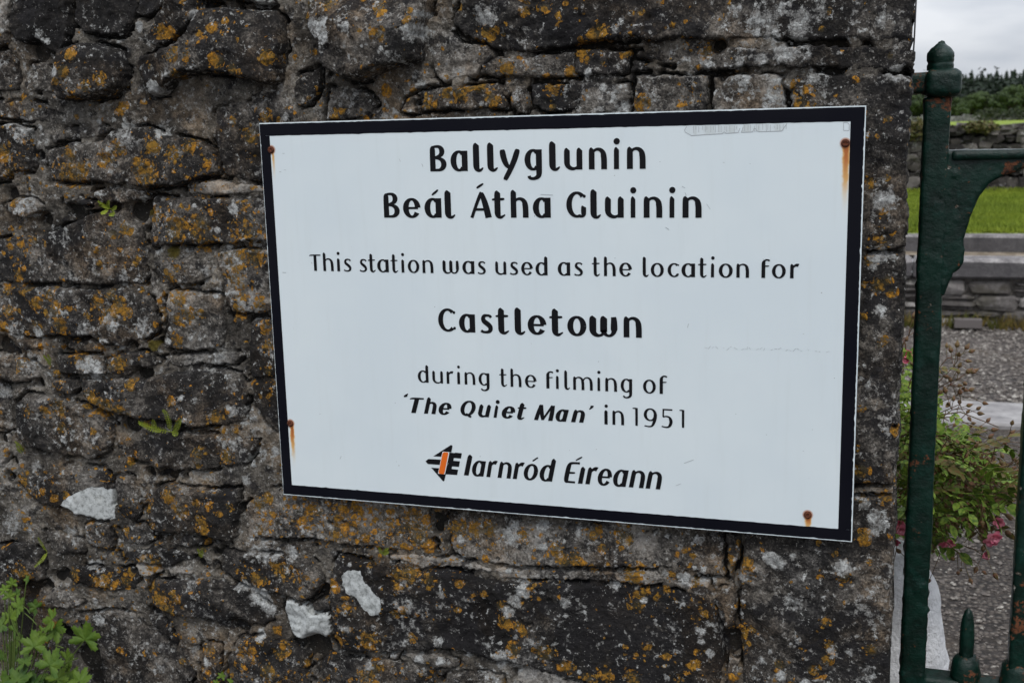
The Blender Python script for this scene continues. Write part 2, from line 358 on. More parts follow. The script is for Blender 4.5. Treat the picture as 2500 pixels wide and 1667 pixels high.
# lichen: region:x,y,radius,strength
ORG = {'A':'560,500,60 500,560,40 690,590,50 780,540,50 590,640,40 600,390,50 480,1200,130,.95 480,1060,60 560,1170,80 720,1100,50 850,1010,50 1030,1180,110 1070,1010,80 1220,1050,80 1320,1000,70 780,1060,60 1150,220,50 1210,240,40 1380,400,50 1680,480,50 1890,390,50 1280,520,40 1600,830,40 1720,930,60 1820,800,40 1100,460,25 130,1380,40 200,1385,30 60,1060,60 90,1190,60 30,1020,50 1080,1470,60 1240,1530,70 1700,1480,120,.6 1380,1520,80 1580,430,60 1450,300,80,.4 1280,380,60',
'B':'240,130,40 160,170,80,.5 860,50,60 790,90,40 700,290,30 690,200,20 1220,60,100 1400,60,150,.6 1700,50,120,.75 130,370,50 190,460,60 50,460,50 60,620,60 290,560,60 420,600,90 450,690,80 370,500,50 780,500,50 830,560,60 780,640,90 880,620,50 630,640,40 690,550,70 270,720,60 1230,320,30 1180,380,60 1620,250,120 1750,240,90 1640,420,80 1660,520,60 1640,620,60 1800,560,60 1820,720,50 1840,850,50 1850,1020,40 1240,520,80 1300,640,80 1240,660,50 1220,810,60 1380,620,40 1090,600,40 170,970,50 570,960,60 830,960,70 770,1000,40 620,970,60 640,1180,60 760,1260,90,.9 700,1240,60 840,1280,60 910,1100,40 900,1320,50 1200,1220,40 430,1270,80 220,1290,50 340,1290,40 460,1400,60 1480,1340,60 1280,1340,30 1500,1420,60',
'C':'150,240,60 180,320,50 450,330,30 970,400,60 1130,330,60 1200,430,60 990,540,50 1310,370,50 1350,520,70 1510,400,30 1460,450,30 1480,90,60 1310,70,60 1310,130,40 1690,400,70 1690,570,50 1780,500,100,.6 950,745,25 1000,800,80 700,900,80,.9 820,900,60 640,890,50 170,850,80 100,840,60,.6 500,850,50 1060,1010,80 1000,930,50 1160,1000,60 1110,1080,60 1300,1000,20 1680,870,60 1600,830,80,.5 1740,890,30 1820,800,60 1360,1350,50 1650,1400,150,.5 1860,1340,60 1180,1430,40',
'D':'300,220,200,.5 600,300,250,.55 900,300,250,.6 380,180,60 1040,310,80 500,360,60 1060,220,60 1100,380,100 1380,340,90 1500,330,60 1600,330,80 1840,370,60 2100,470,60 2140,530,60 140,610,100,.8 260,660,80,.5 500,700,60 770,540,50 960,630,60 1050,630,80 1200,660,60 1400,700,40 1350,600,60,.5 600,850,80,.5 950,910,40 560,1100,80,.6 750,1100,80 1060,1090,40 1010,890,40 1390,880,30 1730,970,60 1830,1010,50 1870,1050,40 1700,850,40 1780,1170,60 2000,1200,80 330,1090,50 400,1090,40 100,1200,60 40,1330,80 290,1280,40 750,1370,100,.8 800,1310,60 1410,1290,30 2150,1310,60 1700,1415,20',
'E':'150,350,60 390,390,60 220,450,40 340,320,60 20,530,60 70,570,40 140,600,40 430,660,80 870,710,40 690,660,30 480,790,80,.6 470,870,60 930,930,40 880,960,30 670,1230,30 450,1230,30 890,1210,20 1130,600,60 1130,540,40 1240,540,60 1230,650,80,.5 1200,1070,70,.7 1200,1160,60 1200,860,40 1810,980,40 1850,1170,50 1480,1300,50 1820,1260,50 1730,1330,50 2140,1190,50 1940,660,50 1880,480,30 2120,565,25 1770,660,20 240,1380,60 430,1390,60 100,1400,60 760,1400,30',
'H':'470,45,40 430,130,40 610,50,50 970,60,50 870,240,20 940,220,20 1000,260,50 1190,160,30 1190,90,30 170,420,50 290,430,30 430,370,20 480,740,25 940,785,30 1130,610,40 1260,750,60 1500,670,60 1640,620,50 1740,740,50 1570,630,30 1400,670,60 960,650,40 1700,700,40 1660,240,40 1730,230,40 1800,250,20 1610,290,20 1960,80,40 2100,60,40 2250,30,20 1830,500,60 1790,440,20 2270,520,40 2150,630,60 2150,770,30 90,840,50 200,870,30 1105,710,25',
'G':'180,240,60 460,90,25 600,20,20 185,185,30 395,240,20 60,270,30 350,360,40 100,330,60 100,400,30 200,430,20 900,350,50 750,315,20 470,690,50 720,670,40,.7 800,620,80,.35 1550,590,60,.5 1540,690,60,.6 1000,280,20 1680,200,20 2140,380,20 1730,80,20',
'F':'420,490,30 515,465,20 480,650,40,.6 480,830,60,.6 410,950,30 460,1085,45 520,1055,30 370,1270,25 540,1125,25 470,1430,20 500,1390,20 370,1080,20 520,120,20 490,685,30,.5',
'Z':'640,300,25 610,600,25 630,770,60 680,880,40 650,1280,60 800,990,50,.7 640,1010,40 430,1390,30 700,1480,25'}
WHT = {'A':'480,490,50,1 950,185,40,1 740,260,15 810,268,30,.7 290,240,60,.6 1110,610,70,.95 1060,640,40,1 1390,110,50,.7 1100,320,50,.7 1240,500,50,.4 850,865,35,1 670,830,20,1 775,818,20,1 840,820,12,1 985,810,12,1 1100,900,70,.6 900,930,120,.45 780,1000,50,.5 70,860,40,.7 170,900,100,.5 0,950,30 200,1410,100,.55 700,1340,60,.4 990,1370,50,.6 520,985,15 1350,1400,20,1 1620,1430,50 1760,20,60,.6 1850,40,40,.7 400,640,40,.6 330,270,40,.5 0,60,40,.6',
'B':'1510,60,25,1 1690,130,20,1 960,400,60,.5 1300,200,40,.5 1570,180,30 950,470,15 270,760,60,.8 120,740,100,.45 490,620,40,.6 800,680,80,.6 620,720,80,.4 980,720,100,.5 720,800,100,.4 830,860,30 1180,735,20,1 1150,820,30 1480,500,40,.6 1200,600,60,.4 1350,780,80,.4 1600,250,120,.4 650,1000,110,.8 580,980,50 200,960,100,.4 1480,930,100,.5 1270,1195,22,1 1570,1280,25,1 1600,1300,50,.5 1560,1120,100,.4 480,1480,50,.6 1700,1350,100,.4 0,950,60,.5 350,1040,60,.4 20,1150,80,.5 1550,1500,100,.5 370,60,60,.5 1090,200,40,.5',
'C':'570,505,15,1 655,575,15,1 620,620,100,.35 500,650,50,.6 460,580,60,.5 200,580,60,.5 60,540,100,.5 100,500,80,.5 600,790,40,.7 640,780,30,.6 840,685,10,1 1230,750,15,1 1600,930,50,.7 1700,1000,90,.85 1760,1080,60,.7 1560,940,30,.8 980,950,20,1 640,1160,60,.9 650,1090,50,.7 620,1040,40,.6 1020,1130,40,.6 1700,1250,45,.95 1360,1420,40,.6 1030,1500,60,.4 1260,1350,40,.5 1000,1400,40,.4 1700,700,120,.5 1640,130,50,.8 1600,250,40,.7 1700,60,60,.6 1790,60,40,.8 220,150,60,.5 940,340,20,.6 1230,220,60,.4',
'D':'30,900,80,.5 20,840,50,.5 190,500,80,.6 80,500,60,.6 620,560,20 1760,370,90,.75 1780,300,60,.7 1990,300,60,.6 2000,440,35,1 1390,400,35,1 1300,290,25,.8 1840,740,80,.7 1800,830,50,.8 1750,900,50,.7 1800,1090,30,.7 1280,775,30,.7 1740,630,25,1 1240,1120,50,.7 1700,1240,100,.65 1430,1210,60,.5 1630,1140,80,.5 910,1220,40,.8 980,1220,40,.8 1110,1260,50,.8 1260,1270,40,.8 1310,1220,15,1 750,1290,40,.6 680,1240,25 1140,1350,30,.6 1600,1380,120,.45 1800,1320,50,.6 2150,850,50,.6 2160,940,25,.7 2240,820,20 1390,530,50,.6 1090,550,30,.5 270,360,100,.35 430,160,60,.4 610,1010,50,.5 900,560,60,.4 1010,1120,40,.5 690,1070,20,.6 1490,930,20,.6 1590,990,20,.5',
'E':'890,410,40,.8 670,380,20 60,340,60,.5 800,690,60,.9 760,660,30 660,645,30,.8 870,610,20,.8 290,740,50,.7 510,840,30,.7 770,870,50,.5 935,660,60,.6 1010,690,40,.6 1225,650,45,.85 1215,840,25,.8 1205,930,20,1 1215,960,12,1 1165,530,20,.7 1430,520,60,.85 1470,560,60,.8 1580,510,25,.7 1770,490,40,.5 1930,580,60,.9 1600,840,80,.5 1640,650,40,.4 900,1060,60,.6 960,1000,40,.5 570,1060,25,.7 590,980,15,.7 920,1130,30,.6 600,1230,30,.6 650,1305,15,1 980,1220,40,.6 1410,1210,20,.6 1620,1110,30,.6 1560,1130,12,1 1590,1150,12,1 1490,1380,45,.9 1860,1200,50,.6 1980,1210,40,.6 1350,1270,50,.4 1300,1370,60,.4 670,1400,30,.7 890,1330,15,.8 2120,1360,80,.4 2220,250,60,.6 2150,280,60,.5 2090,140,50,.5 40,1350,20,1 1670,1425,30,1',
'H':'560,220,90,.8 500,190,60,.8 600,280,50,.7 770,215,35,.7 1210,230,60,.7 1240,110,30,.7 1190,290,40,.6 1010,360,20,.8 1050,400,30,.6 885,350,12,1 360,440,10,1 1110,440,50,.5 1200,610,40,.7 1200,660,30,.7 60,40,60,.7 240,830,40,.5 1680,120,80,.5 1900,700,60,.4 1850,790,40,.4 680,700,100,.3 1500,560,80,.3 1650,750,20,.7 2050,450,80,.3 1960,450,60,.4',
'G':'1300,130,110,.5 1230,180,80,.6 1400,60,40,.6 1540,160,80,.6 1500,220,50,.6 1350,240,60,.6 1450,20,40,.5 1700,30,120,.35 1100,80,60,.4 1050,180,50,.35 2080,140,50,.5 1440,350,80,.6 1560,310,50,.6 1280,410,50,.6 1130,430,40,.5 900,420,60,.5 860,360,50,.4 100,490,30,.9 200,590,30,.7 300,620,80,.5 350,740,80,.6 1350,640,150,.45 1440,680,60,.6 1100,600,120,.4 950,620,50,.4 1650,540,80,.5 2180,510,60,.8 1580,360,60,.4 750,400,20,.7 1040,320,20,.5 500,560,60,.3',
'F':'470,470,40,.5 500,590,60,.6 470,610,40,.5 460,910,60,.6 540,920,30,.6 430,980,30,.6 475,1220,30,.8 560,1020,20,.5 600,80,10,.8',
'Z':'740,1130,60,.7 800,1190,60,.7 730,1250,50,.6 640,1060,30,.6 610,1000,25,.6'}
BLK = {'A':'1080,520,50 1000,500,25 1500,330,80,.7 1900,450,60,.6 700,880,40 1000,700,60,.3 1670,1050,30 200,80,150,.6','H':'790,30,50 930,130,40 670,150,25 1880,330,40 1720,240,40 1780,30,60 2280,230,130,.9 2200,150,90,.7 1700,180,20 740,200,40 2060,660,60,.8 2200,660,60',
'G':'200,470,140,.9 330,470,120 440,650,40 500,120,250,.3 1450,60,60,.5 2230,270,80 1580,130,60,.5 1780,320,50,.7 50,240,60 750,200,150,.4 620,110,80,.3','B':'820,660,25 600,715,20 705,795,20 300,620,80,.9 250,600,100,.7 1780,420,50 1350,300,40,.4 1700,300,30 520,570,25 960,1100,50 1120,1200,40 1550,1200,40','C':'585,470,22 410,350,30 1130,950,150,.6 1300,1020,150,.6 1680,320,60,.4 1500,300,80,.4',
'D':'1300,750,250,.7 1400,1000,250,.7 1000,900,200,.5 2500,1000,400,.9 2400,850,250,.6 3000,900,100,.3','E':'100,1000,300,.9 400,1250,250,.7 1500,900,100,.5 1900,1200,300,.5 2100,900,120,.6 1350,900,40 230,660,30','F':'450,150,60,.6 470,700,60,.5 430,1180,120,.5 500,1300,80,.6 470,370,60,.6','Z':'700,150,120,.6 760,400,120,.6 760,820,60,.8'}
MOS = {'B':'1050,850,48,1.2 10,850,50,1.1 1190,210,70,.8 1530,170,40,.5','A':'930,1430,70,.8 1010,1450,40,.8','C':'140,40,40,.7 270,650,40,.5 850,140,40,.6 1320,700,50,.6 1790,1230,40,.5'}
SOL = [('C','425,395 470,340 600,285 730,305 750,380 745,490 690,520 600,495 520,480 500,440 425,430',1.0),('D','565,640 620,595 700,600 720,660 770,740 850,790 860,850 830,915 770,920 720,880 670,800 600,760 575,700',1.0),('D','165,810 230,840 310,865 340,915 470,930 475,1060 425,1112 320,1120 205,1078 158,1000 148,890',.72)]
# open joints and holes: region:x,y,radius,depth mm
VOID = {'A':'270,1060,22,30 250,350,60,30 1490,1050,10,30 1250,1290,20,25 930,1450,60,40 1000,1400,30,40 780,1420,30,30 500,1450,60,20 300,1500,40,30 60,1330,50,20','B':'1000,60,18,45 1010,150,16,45 1130,530,16,35 1135,590,16,35 1095,760,20,40 1090,820,20,40 1090,640,12,30 1200,450,14,30 1350,440,14,30 1300,185,14,30 1480,170,14,30 960,1050,50,30 1000,1035,30,30 900,850,30,15 20,860,60,40 100,900,30,30 1570,640,22,25 1740,645,12,35 420,1050,14,25 560,1100,10,30 880,1390,60,30 1220,1430,30,25 260,1110,30,30 30,1110,30,30 0,1500,40,25 1700,690,8,20',
'C':'970,200,30,40 1050,200,20,35 1100,210,40,30 1200,225,20,25 770,560,12,30 1400,720,24,45 1410,800,20,45 1420,840,18,45 1300,790,30,35 890,830,20,30 60,220,30,35 80,130,30,30 200,960,60,40 300,940,40,35 1500,660,14,30 1400,640,20,25 360,880,40,35 420,870,40,30 100,1200,120,25 420,1240,50,30 560,1420,80,40 1300,1350,14,40 1300,1450,14,40 1000,1110,40,25 1560,1200,60,20 920,900,20,25 1040,630,20,20 600,1540,60,30','D':'1230,260,35,40 1225,330,30,45 1215,420,25,45 1225,480,20,40 400,780,40,40 440,740,20,30 480,1000,8,25 500,1140,40,35 360,1170,80,35 330,1300,20,45 340,1400,20,45 230,1150,40,25 350,450,14,25 300,1340,14,30','E':'1130,1110,45,60 1140,1160,40,60 1140,1200,30,50 1130,1090,30,50','H':'545,540,12,25 1160,740,16,35 1860,795,14,40 1170,690,10,25 270,860,6,20','G':'980,310,30,25 1010,525,20,12 2250,480,20,30','Z':'890,440,12,25'}

FS = 0.0025
pts_all = [P(-40,-40),P(-40,1710),P(2300,-40)]
X0 = min(P(-50,-50)[0], P(-50,1717)[0])-.01
CORNER = P(2206,833)[0]               # end of the wall
X1 = CORNER+.02
Z1 = max(P(-50,-60)[2], P(2230,-60)[2])+.01
Z0 = min(P(-50,1725)[2], P(2170,1725)[2])-.01
nx = int((X1-X0)/FS)+1; nz_ = int((Z1-Z0)/FS)+1
gx_, gz_ = np.meshgrid(X0+np.arange(nx)*FS, Z0+np.arange(nz_)*FS, indexing='ij')
def splat(D, default=.85, mode='max', rscale=1.0):
    F = np.zeros_like(gx_)
    for reg, txt in D.items():
        ox, oy, s = REG[reg]
        for it in txt.split():
            q = [float(v) for v in it.split(',')]; st = q[3] if len(q) > 3 else default
            cx, cz = rp_(reg, q[0], q[1]); r = q[2]/s*SC*rscale
            i0 = max(0,int((cx-3*r-X0)/FS)); i1 = min(nx,int((cx+3*r-X0)/FS)+2); j0 = max(0,int((cz-3*r-Z0)/FS)); j1 = min(nz_,int((cz+3*r-Z0)/FS)+2)
            if i1 <= i0 or j1 <= j0: continue
            dx = gx_[i0:i1,j0:j1]-cx; dz = gz_[i0:i1,j0:j1]-cz
            v = st*np.exp(-(((dx*dx+dz*dz)/(r*r*1.15))**1.6))
            F[i0:i1,j0:j1] = np.maximum(F[i0:i1,j0:j1], v)
    return F
big = fbm(gx_,gz_,.16,4,3); mid = fbm(gx_,gz_,.05,4,11); sml = fbm(gx_,gz_,.014,4,23,.6); mic = fbm(gx_,gz_,.005,2,31)
wx_ = gx_+fbm(gx_,gz_,.045,5,41,.62)*.0065+fbm(gx_,gz_,.010,3,47)*.0030; wz_ = gz_+fbm(gx_,gz_,.045,5,51,.62)*.0055+fbm(gx_,gz_,.010,3,57)*.0030
F_org = np.maximum(splat(ORG,.95,rscale=1.05), np.clip(.04+.30*big+.22*mid,0,.24)*(1-.75*sstep(.45,.95,gx_))*(1-.5*sstep(TLZ-.05,TLZ+.1,gz_)))
F_wht = np.maximum(splat(WHT,.85), np.clip(.10+.25*fbm(gx_,gz_,.09,4,61),0,.26))
F_blk = splat(BLK,.9); F_mos = splat(MOS,.9); F_void = splat(VOID, 30, rscale=1.25)/1000.0*1.4
F_sol = np.zeros_like(gx_)
for reg, txt, st in SOL:
    pp = [rp_(reg,*[float(v) for v in q.split(',')]) for q in txt.split()]
    sdv = sdf_poly(gx_+mid*.004, gz_+sml*.003, pp); F_sol = np.maximum(F_sol, st*sstep(-.004,.004,sdv))
F_tone = .5+.38*fbm(gx_,gz_,.10,3,71)
sdmax = np.full(gx_.shape,-1.0)       # distance to the nearest stone edge (positive inside)

wall = empty('stone_wall', (0,0,0), 'old lichened grey limestone rubble wall that carries the white sign and ends at the gate', 'wall')
def add_attrs(me, idx, tone=None):
    attr(me,'org',F_org[idx]); attr(me,'wht',F_wht[idx]); attr(me,'blk',F_blk[idx]); attr(me,'mos',F_mos[idx]); attr(me,'solid',F_sol[idx])
    attr(me,'tone',F_tone[idx] if tone is None else tone+(F_tone[idx]-.5)*.9)
def grid_mesh(name, mask, H, i0, j0, tone, tonef=None):
    """mesh of the grid cells whose four corners are in mask; H = height in front of the wall plane"""
    c = mask[:-1,:-1]&mask[1:,:-1]&mask[1:,1:]&mask[:-1,1:]
    ii, jj = np.nonzero(c)
    if len(ii) < 4: return None
    n = mask.shape[1]
    f = np.stack([ii*n+jj,(ii+1)*n+jj,(ii+1)*n+jj+1,ii*n+jj+1],1)
    u, inv = np.unique(f, return_inverse=True); f = inv.reshape(f.shape)
    a, b = u//n, u%n
    V = np.stack([X0+(a+i0)*FS, -H[a,b], Z0+(b+j0)*FS],1)
    me = quads_mesh(name, V, f)
    add_attrs(me, (a+i0,b+j0), tone); return me
k_stone = 0
for line in STONES.strip().splitlines():
    t = line.split(); reg = t[0]; proud = float(t[1])/1000; tone = float(t[2]); er = float(t[3])/1000
    pts = [rp_(reg,*[float(v) for v in q.split(',')]) for q in t[4:]]
    pts = [(min(x,CORNER),z) for x, z in pts]
    if proud < .03: proud *= .75
    quoin = max(p[0] for p in pts) >= CORNER-1e-6
    xs = [p[0] for p in pts]; zs = [p[1] for p in pts]; cx, cz = sum(xs)/len(xs), sum(zs)/len(zs)
    i0 = max(0,int((min(xs)-.02-X0)/FS)); i1 = min(nx,int((max(xs)+.02-X0)/FS)+2); j0 = max(0,int((min(zs)-.02-Z0)/FS)); j1 = min(nz_,int((max(zs)+.02-Z0)/FS)+2)
    if i1-i0 < 4 or j1-j0 < 4: continue
    sl = (slice(i0,i1),slice(j0,j1)); x, z = gx_[sl], gz_[sl]
    sd = sdf_poly(wx_[sl], wz_[sl], pts)
    sdmax[sl] = np.maximum(sdmax[sl], sd)
    rg = np.random.RandomState(100+k_stone)
    er2 = er*.42*(1+.8*mid[sl]+.6*sml[sl])+.0015
    tt = np.clip(sd/er2,0,1); prof = (1-(1-tt)**2.4)**.75
    rad = math.sqrt(max((max(xs)-min(xs))*(max(zs)-min(zs)),1e-4))/2
    top = proud+.0045*big[sl]*2+.0050*mid[sl]*(1+proud*25)*(1-.7*F_sol[sl])+rg.uniform(-.03,.03)*(x-cx)+rg.uniform(-.05,.05)*(z-cz)
    ridge = 1-np.abs(fbm(x,z,.045,3,200+k_stone%7)); top = top+(ridge-.75)*.007
    for _ in range(4):                # chipped facets
        th = rg.uniform(0,2*math.pi); slope = rg.uniform(.12,.45)*(1+proud*12); off = rad*rg.uniform(.25,.85)
        top = np.minimum(top, np.maximum(proud+.004-slope*((x-cx)*math.cos(th)+(z-cz)*math.sin(th)-off), -.003+proud*.30)+.003*mid[sl])
    D = .04
    H = -D+(D+top)*prof+(.0026*sml[sl]+.0011*mic[sl])*(1-.9*F_sol[sl])-F_void[sl]*.9
    mask = sd > -FS*1.1
    deep = sd <= 0
    if quoin:
        H = np.where(deep & (x > CORNER-.02), -.44, H)
    H = np.where(deep & ~(quoin & (x > CORNER-.02)), np.minimum(H,-D), H)
    me = grid_mesh('stone', mask, H, i0, j0, tone)
    if me is None: continue
    o = link('stone', me, M_STONE, wall); k_stone += 1
# mortar bed between the stones
out_d = -sdmax
cre = sstep(.04,.26, fbm(gx_,gz_,.07,3,301)+.14)
Hm = -.0010+.0055*mid+.003*big+.0035*sml+.0012*mic+.001*fbm(gx_,gz_,.0035,1,303)
Hm = Hm-cre*.030*sstep(.0042,.0008,out_d+.002*sml)-.0015*sstep(.004,.001,out_d)-F_void*1.2
Hm = np.where(gx_ > CORNER-.006, -.40, Hm)
mm = (sdmax < .010) & (gx_ < CORNER-.001)
me = grid_mesh('mortar', mm, Hm, 0, 0, None)
link('mortar', me, M_MORTAR, wall)
# body of the wall: its thickness, the end at the gate, and the parts above, below and to the left of the picture
XL, ZT = X0-.55, Z1+.28
def plainbox(name, a, b, mat, parent, seg=None, tone=.5):
    bm = bmesh.new(); bmesh.ops.create_cube(bm, size=1)
    for v in bm.verts: v.co = Vector(((a[0]+b[0])/2+v.co.x*(b[0]-a[0]),(a[1]+b[1])/2+v.co.y*(b[1]-a[1]),(a[2]+b[2])/2+v.co.z*(b[2]-a[2])))
    me = bpy.data.meshes.new(name); bm.to_mesh(me); bm.free()
    return link(name, me, mat, parent, False)
plainbox('wall_core', (XL,.02,0),(CORNER-.014,.46,ZT), M_MORTAR, wall)
FS2 = .010
def coarse(name, pts, proud, tone, D=.045, er=.018, mat=M_STONE):
    global k_stone
    xs = [p[0] for p in pts]; zs = [p[1] for p in pts]
    ax = np.arange(min(xs)-.01, max(xs)+.012, FS2); az_ = np.arange(min(zs)-.01, max(zs)+.012, FS2)
    x, z = np.meshgrid(ax, az_, indexing='ij')
    sd = sdf_poly(x+fbm(x,z,.06,3,41)*.008, z+fbm(x,z,.06,3,51)*.006, pts)
    prof = (1-(1-np.clip(sd/er,0,1))**2.4)**.75
    H = -D+(D+proud+.012*fbm(x,z,.08,4,k_stone))*prof
    mask = sd > -FS2*1.1; H = np.where(sd <= 0, -D, H)
    c = mask[:-1,:-1]&mask[1:,:-1]&mask[1:,1:]&mask[:-1,1:]; ii, jj = np.nonzero(c)
    if len(ii) < 2: return
    n = mask.shape[1]; f = np.stack([ii*n+jj,(ii+1)*n+jj,(ii+1)*n+jj+1,ii*n+jj+1],1)
    u, inv = np.unique(f, return_inverse=True); f = inv.reshape(f.shape); a, b = u//n, u%n
    me = quads_mesh(name, np.stack([ax[a],-H[a,b],az_[b]],1), f)
    nn = len(u); attr(me,'org',np.full(nn,.45)); attr(me,'wht',np.full(nn,.2)); attr(me,'blk',np.zeros(nn)); attr(me,'mos',np.zeros(nn)); attr(me,'solid',np.zeros(nn)); attr(me,'tone',np.full(nn,tone))
    link('stone', me, mat, wall); k_stone += 1
def rows(xa, xb, za, zb, seed):
    r = random.Random(seed); z = za
    while z < zb-.03:
        h = min(r.uniform(.08,.16), zb-z);  h = zb-z if zb-z-h < .05 else h
        x = xa
        while x < xb-.03:
            w_ = r.uniform(.12,.30); w_ = xb-x if xb-x-w_ < .07 else w_
            g = .006
            coarse('stone', [(x+g,z+g+r.uniform(0,.01)),(x+w_/2,z+g),(x+w_-g,z+g+r.uniform(0,.01)),(x+w_-g,z+h-g-r.uniform(0,.01)),(x+w_/2,z+h-g),(x+g,z+h-g-r.uniform(0,.01))], r.uniform(.004,.018), r.uniform(.2,.55))
            x += w_
        z += h
rows(XL, CORNER, .0, Z0, 5); rows(XL, X0, Z0, Z1, 6); rows(XL, CORNER, Z1, ZT, 8)
bed = fbm(*np.meshgrid(np.arange(XL,CORNER-.012,.02),np.arange(0,ZT,.02),indexing='ij'),.06,3,9)
ax = np.arange(XL,CORNER-.012,.02); az_ = np.arange(0,ZT,.02)
def bedpatch(xa, xb, za, zb):
    ax = np.linspace(xa,xb,max(3,int((xb-xa)/.02))); az_ = np.linspace(za,zb,max(3,int((zb-za)/.02))); x, z = np.meshgrid(ax,az_,indexing='ij')
    n = len(az_); i, j = np.meshgrid(np.arange(len(ax)-1),np.arange(n-1),indexing='ij'); i = i.ravel(); j = j.ravel()
    f = np.stack([i*n+j,(i+1)*n+j,(i+1)*n+j+1,i*n+j+1],1); V = np.stack([x.ravel(),(.010-.008*fbm(x,z,.06,3,9)).ravel(),z.ravel()],1)
    me = quads_mesh('mortar', V, f); nn = len(V)
    for a_, v_ in (('org',.1),('wht',.2),('blk',0),('mos',0),('solid',0),('tone',.5)): attr(me,a_,np.full(nn,v_))
    link('mortar', me, M_MORTAR, wall)
bedpatch(XL,CORNER-.012,0,Z0); bedpatch(XL,X0,Z0,Z1); bedpatch(XL,CORNER-.012,Z1,ZT)
print('STONES', k_stone, 'grid', nx, nz_, 'X', X0, CORNER, 'Z', Z0, Z1)
for yy in (0,400,800,1200,1667): print('corner px', yy, [round(PX((CORNER,0,P(2200,yy)[2]))[0])])
# ------------------------------------------------------------------ the sign
SW, SH = 1.0, 0.66884
def simple_mat(name, col, rough=.5, spec=.4, metal=0.0):
    s = NT(name); return s.fin(col, rough, spec, metal)
def U(px, py):                        # photo pixel -> sign plane (x right, z down from the top edge)
    q = P(px, py, SIGN_Y); return q[0], TLZ-q[2]
screws = [(662,366),(2064,350),(709,1033),(1972,1256)]
SCR = [P(a,b,SIGN_Y) for a,b in screws]
def panel_material():
    s = NT('white sign panel'); p = s.pos(); sep = s.n('ShaderNodeSeparateXYZ'); s.l(p, sep.inputs[0])
    X, Z = sep.outputs[0], sep.outputs[2]
    col = s.mix(s.ss(s.noise(p,3.5,4,.6).outputs['Fac'],.35,.65), (.63,.70,.725), (.66,.725,.74))
    col = s.mix(s.ss(s.noise(s.vmul(p,(60,60,6)),1,4,.6).outputs['Fac'],.50,.75,0,.10), col, (.50,.54,.52))
    # tiny dirt specks
    v = s.vor(s.vadd(p, s.vscale(s.noise(p,200,2).outputs['Color'],.004)), 38); sp = s.math('LESS_THAN', v.outputs['Distance'], s.math('MULTIPLY', s.math('SUBTRACT', v.outputs['Color'], .66), .14))
    col = s.mix(s.math('MULTIPLY', sp, .65), col, (.16,.16,.16))
    jit = s.math('MULTIPLY', s.math('SUBTRACT', s.noise(p,90,3,.6).outputs['Fac'], .5), .006)
    for i,(q,L,wd,st,off) in enumerate(zip(SCR,(.085,.15,.115,.033),(.0045,.0075,.0065,.0070),(.42,.66,.72,.74),(.003,.0015,.0025,.0008))):
        dx = s.math('ABSOLUTE', s.math('ADD', s.math('SUBTRACT', X, q[0]+off), jit)); dz = s.math('SUBTRACT', q[2], Z)
        core = s.ss(dx, wd, wd*.15)
        fall = s.math('MULTIPLY', s.math('POWER', s.ss(dz, L, -.002), 1.7 if L > .05 else .8), s.ss(dz, -.008, .004))
        st_ = s.math('MULTIPLY', s.math('MULTIPLY', core, fall), st)
        c = s.ramp(st_, [(0,(.70,.62,.42)),(.9,(.16,.035,.012)),(.35,(.62,.36,.13)),(.6,(.42,.13,.03))])
        col = s.mix(s.ss(st_, 0.0, .38), col, c)
        r = s.math('SQRT', s.math('ADD', s.math('POWER', s.math('SUBTRACT', X, q[0]), 2), s.math('POWER', s.math('SUBTRACT', Z, q[2]), 2)))
        col = s.mix(s.ss(r, .0092, .0066, 0, .75), col, (.40,.14,.04))
    return s.fin(col, s.ss(s.noise(p,14,3).outputs['Fac'],.4,.6,.38,.52), .35)
M_PANEL = panel_material()
s = NT('black vinyl'); p = s.pos(); v = s.vor(p, 55); ch = s.math('LESS_THAN', v.outputs['Distance'], s.math('MULTIPLY', s.math('SUBTRACT', v.outputs['Color'], .90), .5))
M_BLACK = s.fin(s.mix(ch, s.mix(s.ss(s.noise(p,6,3).outputs['Fac'],.4,.6), (.0025,.0028,.0065), (.0042,.0045,.008)), (.25,.25,.25)), .6, .10)
M_INK = simple_mat('black lettering', (.0065,.0065,.008), .55, .12)
M_ORANGE = simple_mat('orange vinyl', (.72,.14,.012), .5, .3)
M_WHITEV = simple_mat('white vinyl edge', (.68,.71,.71), .5, .3)
s = NT('rusty steel'); p = s.pos(); nn = s.noise(p,500,5,.6).outputs['Fac']; s.bump(nn,.001)
M_RUST = s.fin(s.mix(s.ss(nn,.35,.65),(.035,.012,.007),(.15,.042,.016)), .85, .3)
M_TAPE = simple_mat('yellowed tape residue', (.48,.51,.49), .5, .3)
M_SCR = simple_mat('grey scratch', (.33,.35,.36), .6, .2)
sign = empty('sign', (0,SIGN_Y,TLZ-SH), 'white rectangular station sign with a black border and black lettering, screwed to the stone wall', 'sign')
plainbox('panel', (0,SIGN_Y,TLZ-SH),(SW,SIGN_Y+.006,TLZ), M_PANEL, sign)
e_ = bpy.data.objects[-1] if False else None
def spt(x, z, lift): return (x, SIGN_Y-lift, TLZ-z)
